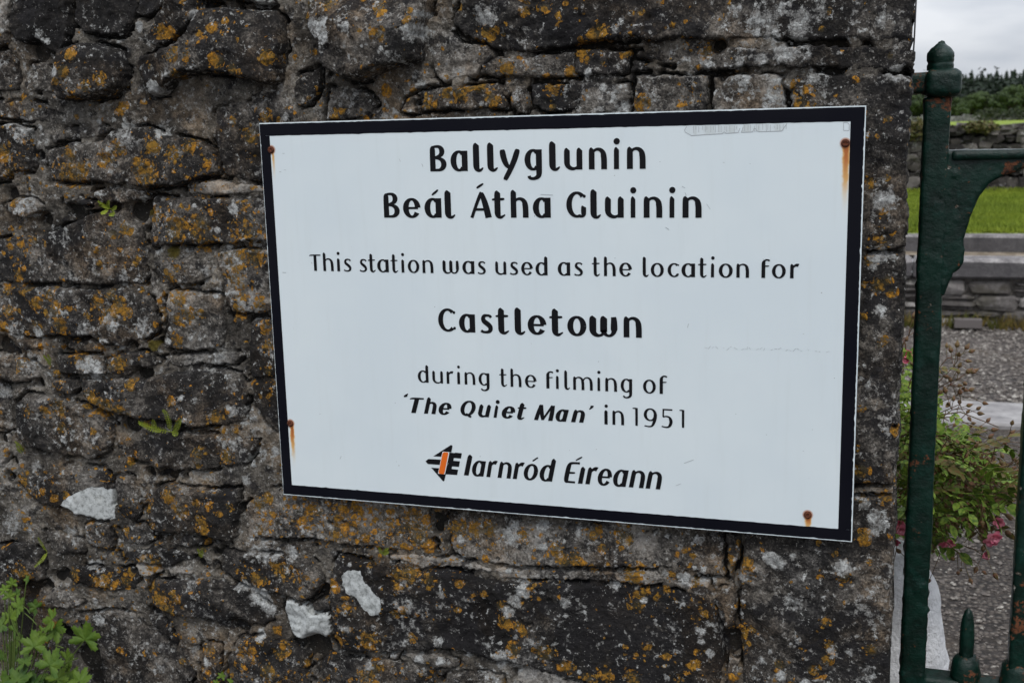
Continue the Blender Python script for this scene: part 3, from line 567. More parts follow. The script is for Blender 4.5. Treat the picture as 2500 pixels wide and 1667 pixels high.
# border of four black strips with a slightly uneven cut
inner = [U(659,332),U(2076,297),U(2047,1290.5),U(712,1183)]
il, it, ir, ib = (inner[0][0]+inner[3][0])/2, (inner[0][1]+inner[1][1])/2, (inner[1][0]+inner[2][0])/2, (inner[2][1]+inner[3][1])/2
print('inner border', il, it, ir, ib)
bm = bmesh.new(); r_ = random.Random(3); N = 160
def wob(k, a=.0006): return mnoise.noise(Vector((k*9.7,k*3.1,0)))*a+max(0,mnoise.noise(Vector((k*61,5,0)))-.34)*a*4
def strip(f0, f1, n, lift):
    pr = None
    for i in range(n+1):
        a, b = f0(i/n), f1(i/n)
        va, vb = bm.verts.new(spt(*a,lift)), bm.verts.new(spt(*b,lift))
        if pr: bm.faces.new((pr[0],pr[1],vb,va))
        pr = (va,vb)
ET, ER, EB, EL = .0016, .0016, .0013, .0006
strip(lambda t:(EL+t*(SW-EL-ER),ET+abs(wob(t*30+7,.0011))), lambda t:(EL+t*(SW-EL-ER),it+wob(t*10)), N, .00030)
strip(lambda t:(EL+t*(SW-EL-ER),SH-EB-abs(wob(t*31+2,.0012))), lambda t:(EL+t*(SW-EL-ER),ib-wob(t*10+3)), N, .00030)
strip(lambda t:(EL+abs(wob(t*20+4,.0009)),it+t*(ib-it)), lambda t:(il,it+t*(ib-it)), N, .00024)
strip(lambda t:(SW-ER-abs(wob(t*29,.0013)),it+t*(ib-it)), lambda t:(ir,it+t*(ib-it)), N, .00024)
me = bpy.data.meshes.new('border'); bm.to_mesh(me); bm.free(); link('border', me, M_BLACK, sign, False)
for q in SCR:                         # domed screw heads with a cross recess
    bm = bmesh.new(); prof = [(.0062,0),(.0060,.0014),(.0050,.0026),(.0034,.0031),(.0030,.0031),(.0022,.0022),(.0,.0020)]; n = 20; prev = None
    for k,(rr,hh) in enumerate(prof):
        ring = [bm.verts.new((q[0]+rr*(1+.03*math.sin(j*2.7))*math.cos(2*math.pi*j/n), SIGN_Y-.0003-hh, q[2]+rr*math.sin(2*math.pi*j/n))) for j in range(n)] if rr > 0 else [bm.verts.new((q[0],SIGN_Y-.0003-hh,q[2]))]
        if prev:
            for j in range(n):
                if len(ring) > 1: bm.faces.new((prev[j],prev[(j+1)%n],ring[(j+1)%n],ring[j]))
                else: bm.faces.new((prev[j],prev[(j+1)%n],ring[0]))
        prev = ring
    me = bpy.data.meshes.new('screw'); bm.to_mesh(me); bm.free(); link('screw', me, M_RUST, sign)

# ---- lettering drawn stroke by stroke. x-height 1, baseline 0, s = stem width
def arc(cx, cy, rx, ry, a0, a1, s, t, n=22):
    o = []
    for i in range(n+1):
        a = R(a0+(a1-a0)*i/n); c, d = math.cos(a), math.sin(a)
        o.append((cx+rx*c, cy+ry*d, t+(s-t)*abs(c)**1.4))
    return o
def stem(x, y0, y1, s, cut=True):
    if not cut: return [(x,y0,s),(x,y1,s)]
    return [(x,y0,s),(x,y1-.16,s),(x+s*.04,y1-.05,s*.92),(x+s*.12,y1-.012,s*.66),(x+s*.16,y1,s*.5)]
def taper(pts, a=1.0, b=.7):
    n = len(pts)-1; return [(x,y,w_*(a+(b-a)*i/n)) for i,(x,y,w_) in enumerate(pts)]
def glyph(ch, s, t, asc=1.36):
    h = s/2; C = 1.30; q = t/2
    bowl = lambda cx=.40, rx=.40: arc(cx,.5,rx-h,.52-q,48,312,s,t,30)
    def n_arch(x0, w_):             # springs out of the stem at x0 and comes down at x0+w_
        rx = w_/2
        return [(x0+.02,.62,t*.55)]+[(x0+w_/2-rx*.92*math.cos(R(a)), .66+(.36-q)*math.sin(R(a)), t+(s-t)*max(0,(a-70)/110.)**1.2) for a in range(22,181,12)]+[(x0+w_,.5,s),(x0+w_,0,s)]
    def u_bot(x0, w_):
        return stem(x0,.5,1,s)[::-1]+[(x0,.36,s)]+[(x0+w_/2-w_/2*math.cos(R(a)), .34-(.36-q)*math.sin(R(a)), t+(s-t)*max(0,(110-a)/110.)) for a in range(12,160,12)]+[(x0+w_-.02,.38,t*.6)]
    hook = lambda x0, y1, w_=.30: stem(x0,.4,y1,s)[::-1]+[(x0,.24,s),(x0+.015,.13,s*.92),(x0+.07,.045,s*.75),(x0+.15,.015,s*.55),(x0+.22,.06,s*.42),(x0+w_,.155,s*.2)]
    if ch == 'a': return [bowl(), stem(.80-h,0,1,s,False)]
    if ch == 'd': return [bowl(), stem(.80-h,0,asc,s)]
    if ch == 'g': return [bowl(), [(.80-h,1,s),(.80-h,.2,s),(.80-h,-.14,s*.95),(.78-h,-.27,s*.85),(.68-h,-.37,s*.7),(.52-h,-.42,t*1.1),(.36-h,-.38,t*1.2),(.20,-.27,t*1.25)]]
    if ch == 'y': return [[(h,1.02,s*.6),(h+.01,.95,s*.95),(h+.05,.66,s),(h+.14,.36,s*.9),(h+.24,.19,s*.7),(h+.34,.13,t*.9),(h+.42,.16,t*.6)],[(.98-h,1.03,s*.5),(.96-h,.96,s*.9),(.84-h,.55,s*.95),(.62-h,.02,s*.85),(.42-h,-.36,s*.8),(.38-h,-.46,s*.6)]]
    if ch == 'u': return [u_bot(h,.86-s), stem(.86-h,0,1,s)]
    if ch == 'w': return [u_bot(h,.70-s*.9), stem(.70-h,.2,1,s)[::-1]+[(.70-h,.30,s)]+[(.70-h+(.68-s)/2-(.68-s)/2*math.cos(R(a)), .34-(.36-q)*math.sin(R(a)), s*.8+(t-s*.8)*math.sin(R(a))) for a in range(25,180,15)]+[(1.38-s-h,.36,s),(1.38-s-h,.85,s*.85),(1.36-s-h,1,s*.7)]]
    if ch == 'n': return [stem(h,0,1,s), n_arch(h,.86-s)]
    if ch == 'h': return [stem(h,0,asc,s), n_arch(h,.86-s)]
    if ch == 'm': return [stem(h,0,1,s), n_arch(h,.80-s*.8), [(x,y,w_) for x,y,w_ in [(p_[0]+.80-s*.8,p_[1],p_[2]) for p_ in n_arch(h,.80-s*.8)]]]
    if ch == 'r': return [stem(h,0,1,s), [(h+.02,.58,t*.6),(h+.06,.74,t*.9),(h+.14,.88,t*1.2),(h+.25,.955,s*.85),(h+.36,.955,s*.95),(h+.42,.93,s*1.05)]]
    if ch in 'iı':
        o = [stem(h,0,1,s)]
        if ch == 'i': o.append(('dot', h+.02, asc-.02, s*.56))
        return o
    if ch == 'l': return [hook(h,asc)]
    if ch == 't': return [hook(.24,asc-.03,.34), [(0,.90,t*.5),(.06,.93,t*.95),(.30,.935,t),(.50,.94,t),(.56,.955,t*.6)]]
    if ch == 'f': return [[(h+.10,0,s),(h+.10,1.0,s),(h+.11,1.14,s*.95),(h+.17,1.26,t*1.3),(h+.27,1.32,t*1.1),(h+.40,1.30,t*1.2),(h+.46,1.24,t*1.1)], [(h+.10,.86,t*.9),(h+.36,.86,t*.9),(h+.44,.885,t*.5)]]
    if ch == 'e': return [arc(.42,.5,.42-h,.52-q,2,328,s,t,30), [(s*.5,.50,t*.9),(.84-h*.9,.50,t*.9)]]
    if ch == 'c': return [arc(.44,.5,.44-h,.52-q,48,318,s,t,28)+[(.86-h,.16,t)], ('dot',.44+.30*.95,.5+.37,t*.55)]
    if ch == 'o': return [arc(.44,.5,.44-h,.52-q,0,360,s,t,36)]
    if ch == 's': return [[(.60,.84,t*1.2),(.52,.94,t*1.1),(.36,.985-q*.4,t),(.20,.93,t*1.5),(.12+q*.3,.80,s*.85),(.16,.66,s*.95),(.32,.54,s),(.48,.42,s),(.56,.30,s*.95),(.55,.16,s*.85),(.44,.055,t*1.3),(.26,.02+q*.3,t),(.10,.06,t*1.1),(.02,.13,t*1.2)]]
    if ch in 'ó': return [arc(.44,.5,.44-h,.52-q,0,360,s,t,36), [(.42,1.20,t*.6),(.50,1.26,t*.8),(.66,1.40,t*.75),(.72,1.43,t*.6)]]
    if ch == 'á': return [bowl(), stem(.80-h,0,1,s,False), [(.38,1.16,t*.5),(.46,1.24,t*.9),(.60,1.36,t*.85),(.66,1.44,t*.5)]]
    if ch in 'TŤ': return [[(.44,0,s),(.44,C-t,s)], [(0,C-t*1.1,t*.4),(.10,C-q,t*1.1),(.82,C-q,t*1.0),(.88,C-q*.9,t*.8)]]
    if ch == 'B': return [[(h,0,s),(h,C*.82,s),(h+.01,C*.90,s*.8),(h+.05,C-q,t)], [(h+.03,C-.10,t),(h+.15,C-q,t)]+arc(.38,C*.76,.36-h*.9,C*.24-q,82,-70,s*.95,t,16)+[(h+.10,C*.51,t)], [(h+.10,C*.52,t),(.40,C*.50,t)]+arc(.40,C*.27,.42-h*.9,C*.27-q,70,-86,s,t,16)+[(h,q,t)]]
    if ch in 'AÁ':
        o = [[(t*.5,0,t*1.1),(.30,.72,t*1.15),(.50,C-.05,t*1.3),(.53,C-.01,t*.9)], [(.96-h,0,s*1.05),(.70,.66,s),(.55,C-.12,s*.75),(.52,C-.03,s*.5)], [(.22,.42,t),(.74,.42,t)]]
        if ch == 'Á': o.append([(.32,C+.20,t*.5),(.40,C+.27,t*.9),(.54,C+.37,t*.85),(.62,C+.43,t*.5)])
        return o
    if ch == 'G': return [arc(.52,C/2,.52-h,C/2-q,44,290,s,t,28)+[(.70,q*.9,t),(.86,.10,t*1.2),(.92-h*.7,.30,s*.75)], [(.98-h,.02+.08,s*.6),(.98-h,.2,s*.9),(.98-h,.52,s*.9),(1.0-h,.56,s*.7)], ('dot',.88,C*.82,t*.62)]
    if ch == 'C': return [arc(.54,C/2,.54-h,C/2-q,48,312,s,t,28), ('dot',.52+.38,C*.83,t*.62), ('dot',.55+.36,C*.16,t*.62)]
    if ch == 'I': return [stem(h,0,C+.02,s)]
    if ch in 'EÉ':
        o = [[(.74,C-q*1.1,t*1.2),(.56,C-q,t*1.05),(.36,C-q*1.2,t*1.1),(.20,C-.10,t*1.5),(h+.01,C-.30,s),(h,C*.5,s),(h,.22,s),(h+.04,.08,s*.8),(.22,q*1.1,t*1.1),(.48,q,t),(.68,q,t)], [(h,C*.48,t),(.50,C*.485,t),(.58,C*.50,t*.5)]]
        if ch == 'É': o.append([(.48,C+.10,t*.5),(.56,C+.16,t*.8),(.74,C+.29,t*.8),(.80,C+.33,t*.5)])
        return o
    if ch == 'M': return [[(t*.9,0,s*.95),(t*.9+.03,.7,s*.9),(.22,C,t*1.2)], [(.22,C-.03,s*.95),(.40,.6,s*.95),(.60,.05,s*.7)], [(.56,.04,t*1.1),(.78,.6,t*1.1),(1.00,C-.02,t*1.1)], [(1.06,C-.03,s*.8),(1.10,.7,s),(1.12,0,s)]]
    if ch == 'Q': return [arc(.55,C/2,.55-h,C/2-q,0,360,s,t,36), [(.48,.20,t*.7),(.60,.14,t*1.2),(.78,.0,t*1.3),(.92,-.07,t)]]
    if ch in '‘': return [[(.18,C+.28,t*.5),(.10,C+.18,t*1.1),(.05,C+.05,s*.95),(.06,C+.0,s*.6)]]
    if ch in '’': return [[(.10,C+.16,s*.6),(.10,C+.11,s*.95),(.05,C-.04,t*1.1),(-.06,C-.16,t*.5)]]
    if ch == '1': return [[(.44-h,0,s*.8),(.44-h,.10,s),(.44-h,C-.02,s)], [(0,C-.06,t*.4),(.06,C-t*.5,t*.9),(.44-h,C-q,t)]]
    if ch == '9': return [arc(.44,C-.46,.42-h,.46-q,0,360,s*.9,t,30), [(.86-h,C-.44,s),(.85-h,C*.42,s*.95),(.74-h,.18,s*.8),(.55,.02,t*1.2),(.34,-.03,t),(.08,.03,t*.9)]]
    if ch == '5': return [[(.76,C-q,t*1.1),(.16,C-q,t*1.1)], [(.16,C,t*1.1),(.15,C*.56,t*1.1)], [(.13,C*.55,t),(.34,C*.60,t),(.56,C*.56,t*1.3),(.70-h*.5,C*.42,s),(.74-h*.5,C*.28,s),(.66-h*.5,.12,s*.9),(.48,-.01,t*1.2),(.28,-.02,t),(.05,.04,t*.9)]]
    raise ValueError(ch)
def smooth(pts):
    o = pts
    for _ in range(2):
        n = [o[0]]
        for a, b in zip(o[:-1], o[1:]):
            n.append(tuple(.75*a[k]+.25*b[k] for k in range(3))); n.append(tuple(.25*a[k]+.75*b[k] for k in range(3)))
        n.append(o[-1]); o = n
    return o
def outline(stroke):
    if stroke[0] == 'dot':
        _, cx, cy, r = stroke; return [[(cx+r*math.cos(2*math.pi*i/20), cy+r*math.sin(2*math.pi*i/20)) for i in range(20)]], None
    p = smooth(stroke) if len(stroke) > 2 else stroke
    L, Rr = [], []
    for i,(x,y,w_) in enumerate(p):
        a = p[max(i-1,0)]; b = p[min(i+1,len(p)-1)]; dx, dy = b[0]-a[0], b[1]-a[1]; l = math.hypot(dx,dy) or 1
        L.append((x-dy/l*w_/2, y+dx/l*w_/2)); Rr.append((x+dy/l*w_/2, y-dx/l*w_/2))
    return None, (L, Rr)
def text_line(name, label, reg, items, base, top, s, t, slant=0.0, asc=1.36, mat=None):
    """items: (glyph, left, right) in photo units of reg; base and top: two photo points each on the baseline and the x-height line"""
    ox, oy, sc = reg
    cv = lambda q: U(ox+q[0]/sc, oy+q[1]/sc)
    b0, b1, t0, t1 = cv(base[0]), cv(base[1]), cv(top[0]), cv(top[1])
    lin = lambda a, b, x: a[1]+(b[1]-a[1])*(x-a[0])/(b[0]-a[0])
    bm = bmesh.new(); k = 0
    for ch, xl, xr in items:
        # left and right limits read at half height, moved to the baseline of the letter
        ym = (base[0][1]+(base[1][1]-base[0][1])*((xl+xr)/2-base[0][0])/(base[1][0]-base[0][0]))
        yt = (top[0][1]+(top[1][1]-top[0][1])*((xl+xr)/2-top[0][0])/(top[1][0]-top[0][0]))
        ya = (ym+yt)/2
        ul, ur = cv((xl,ya))[0], cv((xr,ya))[0]; uc = (ul+ur)/2
        bz, tz = lin(b0,b1,uc), lin(t0,t1,uc); xh = bz-tz
        polys = [outline(q) for q in glyph(ch, s, t, asc)]
        sh = lambda q: (q[0]+slant*q[1], q[1])
        allp = [sh(q) for pl, lr in polys for q in ((pl[0]) if pl else lr[0]+lr[1])]
        if ch in 'óáÁÉ':
            body = polys[:-1]; allp = [sh(q) for pl, lr in body for q in ((pl[0]) if pl else lr[0]+lr[1])]
        mn, mxx = min(q[0] for q in allp), max(q[0] for q in allp)
        f = (ur-ul)/(mxx-mn)
        for pl, lr in polys:
            lift = .00045+(k%40)*.000006; k += 1
            if pl:
                c0 = sh((sum(a for a,b in pl[0])/20, sum(b for a,b in pl[0])/20)); q0 = (ul+(c0[0]-mn)*f, bz-c0[1]*xh)
                r_0 = (pl[0][0][0]-sum(a for a,b in pl[0])/20)*xh
                bm.faces.new([bm.verts.new(spt(q0[0]+r_0*math.cos(2*math.pi*i/20), q0[1]-r_0*math.sin(2*math.pi*i/20), lift)) for i in range(20)])
            else:
                T = lambda q: bm.verts.new(spt(ul+(sh(q)[0]-mn)*f, bz-q[1]*xh, lift))
                A_, B_ = [T(q) for q in lr[0]], [T(q) for q in lr[1]]
                for i in range(len(A_)-1): bm.faces.new((A_[i],B_[i],B_[i+1],A_[i+1]))
    bmesh.ops.recalc_face_normals(bm, faces=bm.faces)
    me = bpy.data.meshes.new('lettering'); bm.to_mesh(me); bm.free()
    return tag(link('lettering', me, mat or M_INK, sign, False), label)
def items(s_):
    o = []
    for tk in s_.split():
        c, r = tk[0], tk[1:]; a, b = r.split('-'); o.append((c,float(a),float(b)))
    return o
V3, V4 = (900,320,2.6133), (900,720,2.6133)
Za, Zb, Zc, Zd = (740,590,3.92), (1340,590,3.675), (1000,880,3.459), (1030,1070,3.92)
text_line('l','black bold lettering of the top line, Ballyglunin',V3,items('B392-497 a523-632 l667-733 l757-825 y838-965 g995-1106 l1152-1222 u1247-1364 n1405-1521 i1565-1602 n1648-1768'),[(445,258),(1700,242)],[(577,127),(1705,106)],.275,.13,asc=1.33)
text_line('l','black bold lettering of the second line, Beál Átha Gluinin',V3,items('B97-198 e220-332 á357-465 l486-553 Á648-785 t787-873 h907-1020 a1048-1162 G1262-1388 l1415-1483 u1508-1628 i1672-1706 n1755-1874 i1920-1955 n2003-2125'),[(100,553),(2125,553)],[(275,430),(2060,421)],.275,.13,asc=1.36)
text_line('l','first half of the lighter lettering, This station was used',Za,items('T63-172 h193-292 i326-357 s388-462 s540-612 t622-695 a710-820 t838-910 i942-972 o1003-1113 n1143-1247 w1335-1492 a1525-1640 s1670-1748 u1840-1945 s1978-2058 e2088-2200 d2225-2340'),[(125,279),(2320,322)],[(340,163),(1850,191)],.225,.10,asc=1.44)
text_line('l','second half of the lighter lettering, as the location for',Zb,items('a80-192 s226-305 t385-460 h495-600 e632-746 l842-897 o915-1032 c1066-1170 a1190-1312 t1338-1418 i1455-1487 o1525-1650 n1683-1797 f1908-1985 o2002-2126 r2165-2247'),[(140,304),(2180,328)],[(190,186),(2180,204)],.225,.10,asc=1.44)
text_line('l','black bold lettering of the middle line, Castletown',V4,items('C445-557 a577-680 s712-792 t810-897 l932-1000 e1015-1135 t1152-1242 o1268-1390 w1408-1588 n1627-1743'),[(660,239),(1720,272)],[(670,123),(1700,143)],.275,.13,asc=1.36)
text_line('l','lighter lettering, during the filming of',Zc,items('d70-160 u193-282 r313-373 i403-430 n465-555 g583-675 t757-823 h853-945 e975-1073 f1155-1217 i1237-1263 l1307-1355 m1382-1547 i1587-1613 n1653-1752 g1783-1880 o1972-2080 f2112-2178'),[(150,186),(2125,280)],[(200,88),(2025,162)],.215,.095,asc=1.44)
text_line('l','bold slanted lettering in quotation marks, The Quiet Man',Zc,items('‘-43--5 T5-125 h120-230 e245-355 Q430-560 u578-690 i708-762 e778-893 t908-988 M1050-1230 a1233-1347 n1363-1482 ’1517-1557'.replace('‘-43--5','')),[(45,442),(1455,523)],[(300,356),(1290,412)],.30,.145,slant=.22,asc=1.34)
text_line('l','lighter lettering, in 1951',Zc,items('i1645-1677 n1713-1812 11883-1928 91978-2090 52128-2222 12278-2320'.replace('11883','¹1883').replace('91978','⁹1978').replace('52128','⁵2128').replace('12278','¹2278')) if False else [('i',1645,1677),('n',1713,1812),('1',1883,1928),('9',1978,2090),('5',2128,2222),('1',2278,2320)],[(1660,538),(2305,566)],[(1660,421),(2305,449)],.215,.095,asc=1.34)
text_line('l','opening quotation mark',Zc,[('‘',-45,-6)],[(45,442),(1455,523)],[(300,356),(1290,412)],.30,.145,slant=.22,asc=1.34)
text_line('l','bold slanted lettering beside the emblem, Iarnród Éireann',Zd,items('I400-487 a480-617 r615-730 n722-862 r868-988 ó975-1113 d1127-1287 É1360-1517 ı1492-1565 r1563-1693 e1683-1820 a1830-1982 n1980-2137 n2140-2298'),[(420,352),(2265,485)],[(600,216),(2290,323)],.265,.12,slant=.20,asc=1.38)
def emblem_piece(name, label, polys, mat, lift):
    bm = bmesh.new()
    for pl in polys:
        bm.faces.new([bm.verts.new(spt(*U(1030+x/3.92,1070+y/3.92),lift)) for x,y in pl])
    bmesh.ops.recalc_face_normals(bm, faces=bm.faces)
    bmesh.ops.triangulate(bm, faces=bm.faces)
    me = bpy.data.meshes.new(name); bm.to_mesh(me); bm.free(); return tag(link(name, me, mat, sign, False), label)
emblem_piece('emblem','black pieces of the arrow emblem',[[(110,169),(272,65),(282,62),(291,66),(294,74),(283,131),(203,124),(190,173)],[(36,217),(62,195),(182,201),(173,251),(58,243)],[(90,278),(166,283),(160,333),(230,342),(216,402),(209,409),(200,404)],[(262,133),(315,138),(318,134),(384,140),(375,190),(307,185),(302,212),(365,217),(356,270),(290,265),(286,290),(348,298),(338,348),(220,340)]],M_INK,.0005)
emblem_piece('emblem_ground','white edge round the orange bar',[[(200,124),(263,129),(262,150),(222,341),(156,335),(160,315),(190,160)]],M_WHITEV,.0007)
emblem_piece('emblem_bar','orange bar of the emblem',[[(206,134),(214,129),(246,131),(254,138),(253,150),(219,326),(213,336),(205,340),(170,334),(163,327),(164,316),(198,146)]],M_ORANGE,.0009)
# old tape residue, scratches and scuffs: thin flat marks
def marks(name, label, lines, mat, lift=.00040):
    bm = bmesh.new()
    for wpx, pts in lines:
        q = [U(*a) for a in pts]; w_ = wpx/1530/2
        for (x0,z0),(x1,z1) in zip(q[:-1],q[1:]):
            l = math.hypot(x1-x0,z1-z0) or 1; nx_, nz2 = -(z1-z0)/l*w_, (x1-x0)/l*w_
            bm.faces.new([bm.verts.new(spt(*a,lift)) for a in ((x0+nx_,z0+nz2),(x1+nx_,z1+nz2),(x1-nx_,z1-nz2),(x0-nx_,z0-nz2))]); lift += .000001
    me = bpy.data.meshes.new(name); bm.to_mesh(me); bm.free(); return tag(link(name, me, mat, sign, False), label)
tz = lambda pts: [(1600+x/4.523,280+y/4.523) for x,y in pts]
emx = [[(320,170),(345,135),(400,122),(910,116),(918,200),(400,233),(350,212),(325,190)],[(970,110),(1440,104),(1400,183),(1150,188),(950,194)]]
bm = bmesh.new()
for pl in emx: bm.faces.new([bm.verts.new(spt(*U(*q),.00018)) for q in tz(pl)])
bmesh.ops.triangulate(bm, faces=bm.faces); me = bpy.data.meshes.new('tape_residue'); bm.to_mesh(me); bm.free()
s = NT('tape residue'); p = s.pos(); link('tape_residue', me, s.fin(s.mix(s.ss(s.noise(s.vmul(p,(90,90,12)),1,4).outputs['Fac'],.4,.6),(.60,.66,.675),(.53,.58,.58)), .55, .3), sign, False)
r_ = random.Random(12)
tl = [(1.1, tz([(345,135),(322,170),(330,195),(400,233),(560,222),(740,212),(760,190),(780,208),(915,200),(935,150)])), (1.1, tz([(970,140),(950,198),(1075,192),(1090,155),(1110,160),(1120,180),(1150,190),(1395,183),(1440,120),(1455,98)])), (.9, tz([(2078,90),(2078,175),(2140,178),(2142,110),(2120,90),(2078,90)]))]
for x in range(415,1440,32):
    if 900 < x < 975: continue
    x += r_.randint(-10,10); y0 = 120-(x-400)*.02; tl.append((.8, tz([(x,y0+r_.randint(0,20)),(x+r_.randint(-3,3),y0+r_.randint(50,90))])))
marks('tape_outline','thin dirty outline of removed tape near the top edge',tl,M_SCR)['kind'] = 'stuff'
sc_ = []
for x,y,l,a in [(690,375,5,0),(693,415,6,.1),(682,420,5,0),(760,640,4,1),(690,665,9,.05),(1030,400,8,1.2),(1095,1130,8,2.2),(1681,790,10,1.8),(1665,455,9,.5),(1672,470,9,1.1),(1725,498,16,.95),(1610,395,3,0),(1765,397,4,0),(1830,400,3,0),(1320,475,30,.05),(1625,555,10,.6),(1670,1130,25,-.35),(1650,1185,14,-.4),(975,388,8,1.2),(1500,630,3,0),(1960,1100,3,.2),(1960,815,3,0),(1795,1010,3,0),(1870,1060,3,.5),(1400,1010,7,.8),(830,1120,8,-1.1),(780,1010,3,0)]:
    sc_.append((r_.uniform(.7,1.3), [(x,y),(x+l*math.cos(a),y+l*math.sin(a))]))
for x in range(1720,2040,9):
    if r_.random() < .7: sc_.append((r_.uniform(.5,1.0), [(x,846+(x-1720)*.022+r_.uniform(-2,8)),(x+r_.uniform(3,9),846+(x-1720)*.022+r_.uniform(-2,8))]))
marks('scratches','small grey scratches and scuffs on the white panel',sc_,simple_mat('faint scratch',(.36,.39,.40),.6,.2),.0005)['kind'] = 'stuff'
# ------------------------------------------------------------------ the iron gate
GY = 0.10                             # front face of the gate post
def gate_paint():
    s = NT('thick green gate paint'); p = s.pos()
    n = s.noise(p, 26, 5, .6).outputs['Fac']; f = s.noise(p, 120, 6, .7).outputs['Fac']; b = s.noise(p, 14, 4, .65).outputs['Fac']
    col = s.mix(s.ss(n,.35,.65), (.0008,.0100,.0062), (.0014,.019,.012))
    col = s.mix(s.ss(s.noise(p,55,4,.6).outputs['Fac'],.56,.66,0,.55), col, (.004,.030,.022))
    rust = s.ss(s.math('ADD', b, s.math('ADD', s.math('MULTIPLY', s.math('SUBTRACT', f, .5), .9), s.math('MULTIPLY', s.at('rust'), .26))), .69, .75)
    col = s.mix(rust, col, s.mix(s.ss(f,.4,.6), (.020,.010,.007), (.12,.042,.017)))
    v = s.vor(s.vadd(p, s.vscale(s.noise(p,160,3).outputs['Color'],.012)), 62)
    chip = s.math('LESS_THAN', s.math('ADD', v.outputs['Distance'], s.math('MULTIPLY', s.math('SUBTRACT', f, .5), 1.2)), s.math('MULTIPLY', s.math('SUBTRACT', v.outputs['Color'], .72), 1.8))
    col = s.mix(s.math('MULTIPLY', chip, .9), col, s.mix(s.ss(f,.42,.58), (.07,.05,.035), (.40,.39,.34)))
    s.bump(s.math('ADD', s.math('MULTIPLY', n, .5), s.math('ADD', s.math('MULTIPLY', f, .35), s.math('MULTIPLY', chip, -.15))), .006, .8)
    return s.fin(col, s.math('ADD', .36, s.math('MULTIPLY', rust, .45)), .30)
M_GATE = gate_paint()
def box_grid(bm, a, b, step):
    """closed box with subdivided faces"""
    V = {}
    nx_, ny_, nz2 = [max(1,int(round((b[k]-a[k])/step))) for k in range(3)]
    def vt(i,j,k):
        if (i,j,k) not in V: V[(i,j,k)] = bm.verts.new((a[0]+(b[0]-a[0])*i/nx_, a[1]+(b[1]-a[1])*j/ny_, a[2]+(b[2]-a[2])*k/nz2))
        return V[(i,j,k)]
    for i in range(nx_):
        for j in range(ny_):
            bm.faces.new((vt(i,j,0),vt(i,j+1,0),vt(i+1,j+1,0),vt(i+1,j,0))); bm.faces.new((vt(i,j,nz2),vt(i+1,j,nz2),vt(i+1,j+1,nz2),vt(i,j+1,nz2)))
    for i in range(nx_):
        for k in range(nz2):
            bm.faces.new((vt(i,0,k),vt(i+1,0,k),vt(i+1,0,k+1),vt(i,0,k+1))); bm.faces.new((vt(i,ny_,k),vt(i,ny_,k+1),vt(i+1,ny_,k+1),vt(i+1,ny_,k)))
    for j in range(ny_):
        for k in range(nz2):
            bm.faces.new((vt(0,j,k),vt(0,j,k+1),vt(0,j+1,k+1),vt(0,j+1,k))); bm.faces.new((vt(nx_,j,k),vt(nx_,j+1,k),vt(nx_,j+1,k+1),vt(nx_,j,k+1)))
def crust(bm, amp=.0022, seed=0.0, c=None, rnd_=0.0):
    bm.normal_update()
    for v in bm.verts:
        q = v.co*38+Vector((seed,)*3); d = mnoise.noise(q*.5)*amp*.7+mnoise.noise(v.co*140+Vector((seed,)*3))*amp*.5+max(0,mnoise.noise(v.co*75-Vector((seed,)*3))-.38)*amp*4
        v.co += v.normal*d
def round_box(bm, a, b, r):
    """pull the edges of a subdivided box in so that its corners are rounded"""
    for v in bm.verts:
        c = Vector([min(max(v.co[k],a[k]+r),b[k]-r) for k in range(3)]); d = v.co-c
        if d.length > 1e-9: v.co = c+d.normalized()*min(d.length,r)
def finish(name, bm, mat, parent, rust=None, label=None):
    bmesh.ops.recalc_face_normals(bm, faces=bm.faces)
    me = bpy.data.meshes.new(name); bm.to_mesh(me)
    attr(me, 'rust', [rust(v.co) if rust else 0.0 for v in bm.verts]); bm.free()
    return tag(link(name, me, mat, parent), label)
pl_, pr_ = P(2229,900,GY)[0], P(2293.5,900,GY)[0]
PW = pr_-pl_; PD = PW*.95
ztop = P(2294,236,GY)[2]
gate = empty('iron_gate', ((pl_+pr_)/2,GY,0), 'old dark green iron gate with chipped paint, hinged beside the wall end', 'gate')
bm = bmesh.new(); a, b = (pl_,GY,.02), (pr_,GY+PD,ztop); box_grid(bm,a,b,.006); round_box(bm,a,b,.005); crust(bm,.0022,1)
finish('post', bm, M_GATE, gate, lambda c: max(0,1-abs(c.z-ztop+.006)/.020)*1.0+(.55 if c.x > pr_-.006 and c.z > ztop-.14 else 0))
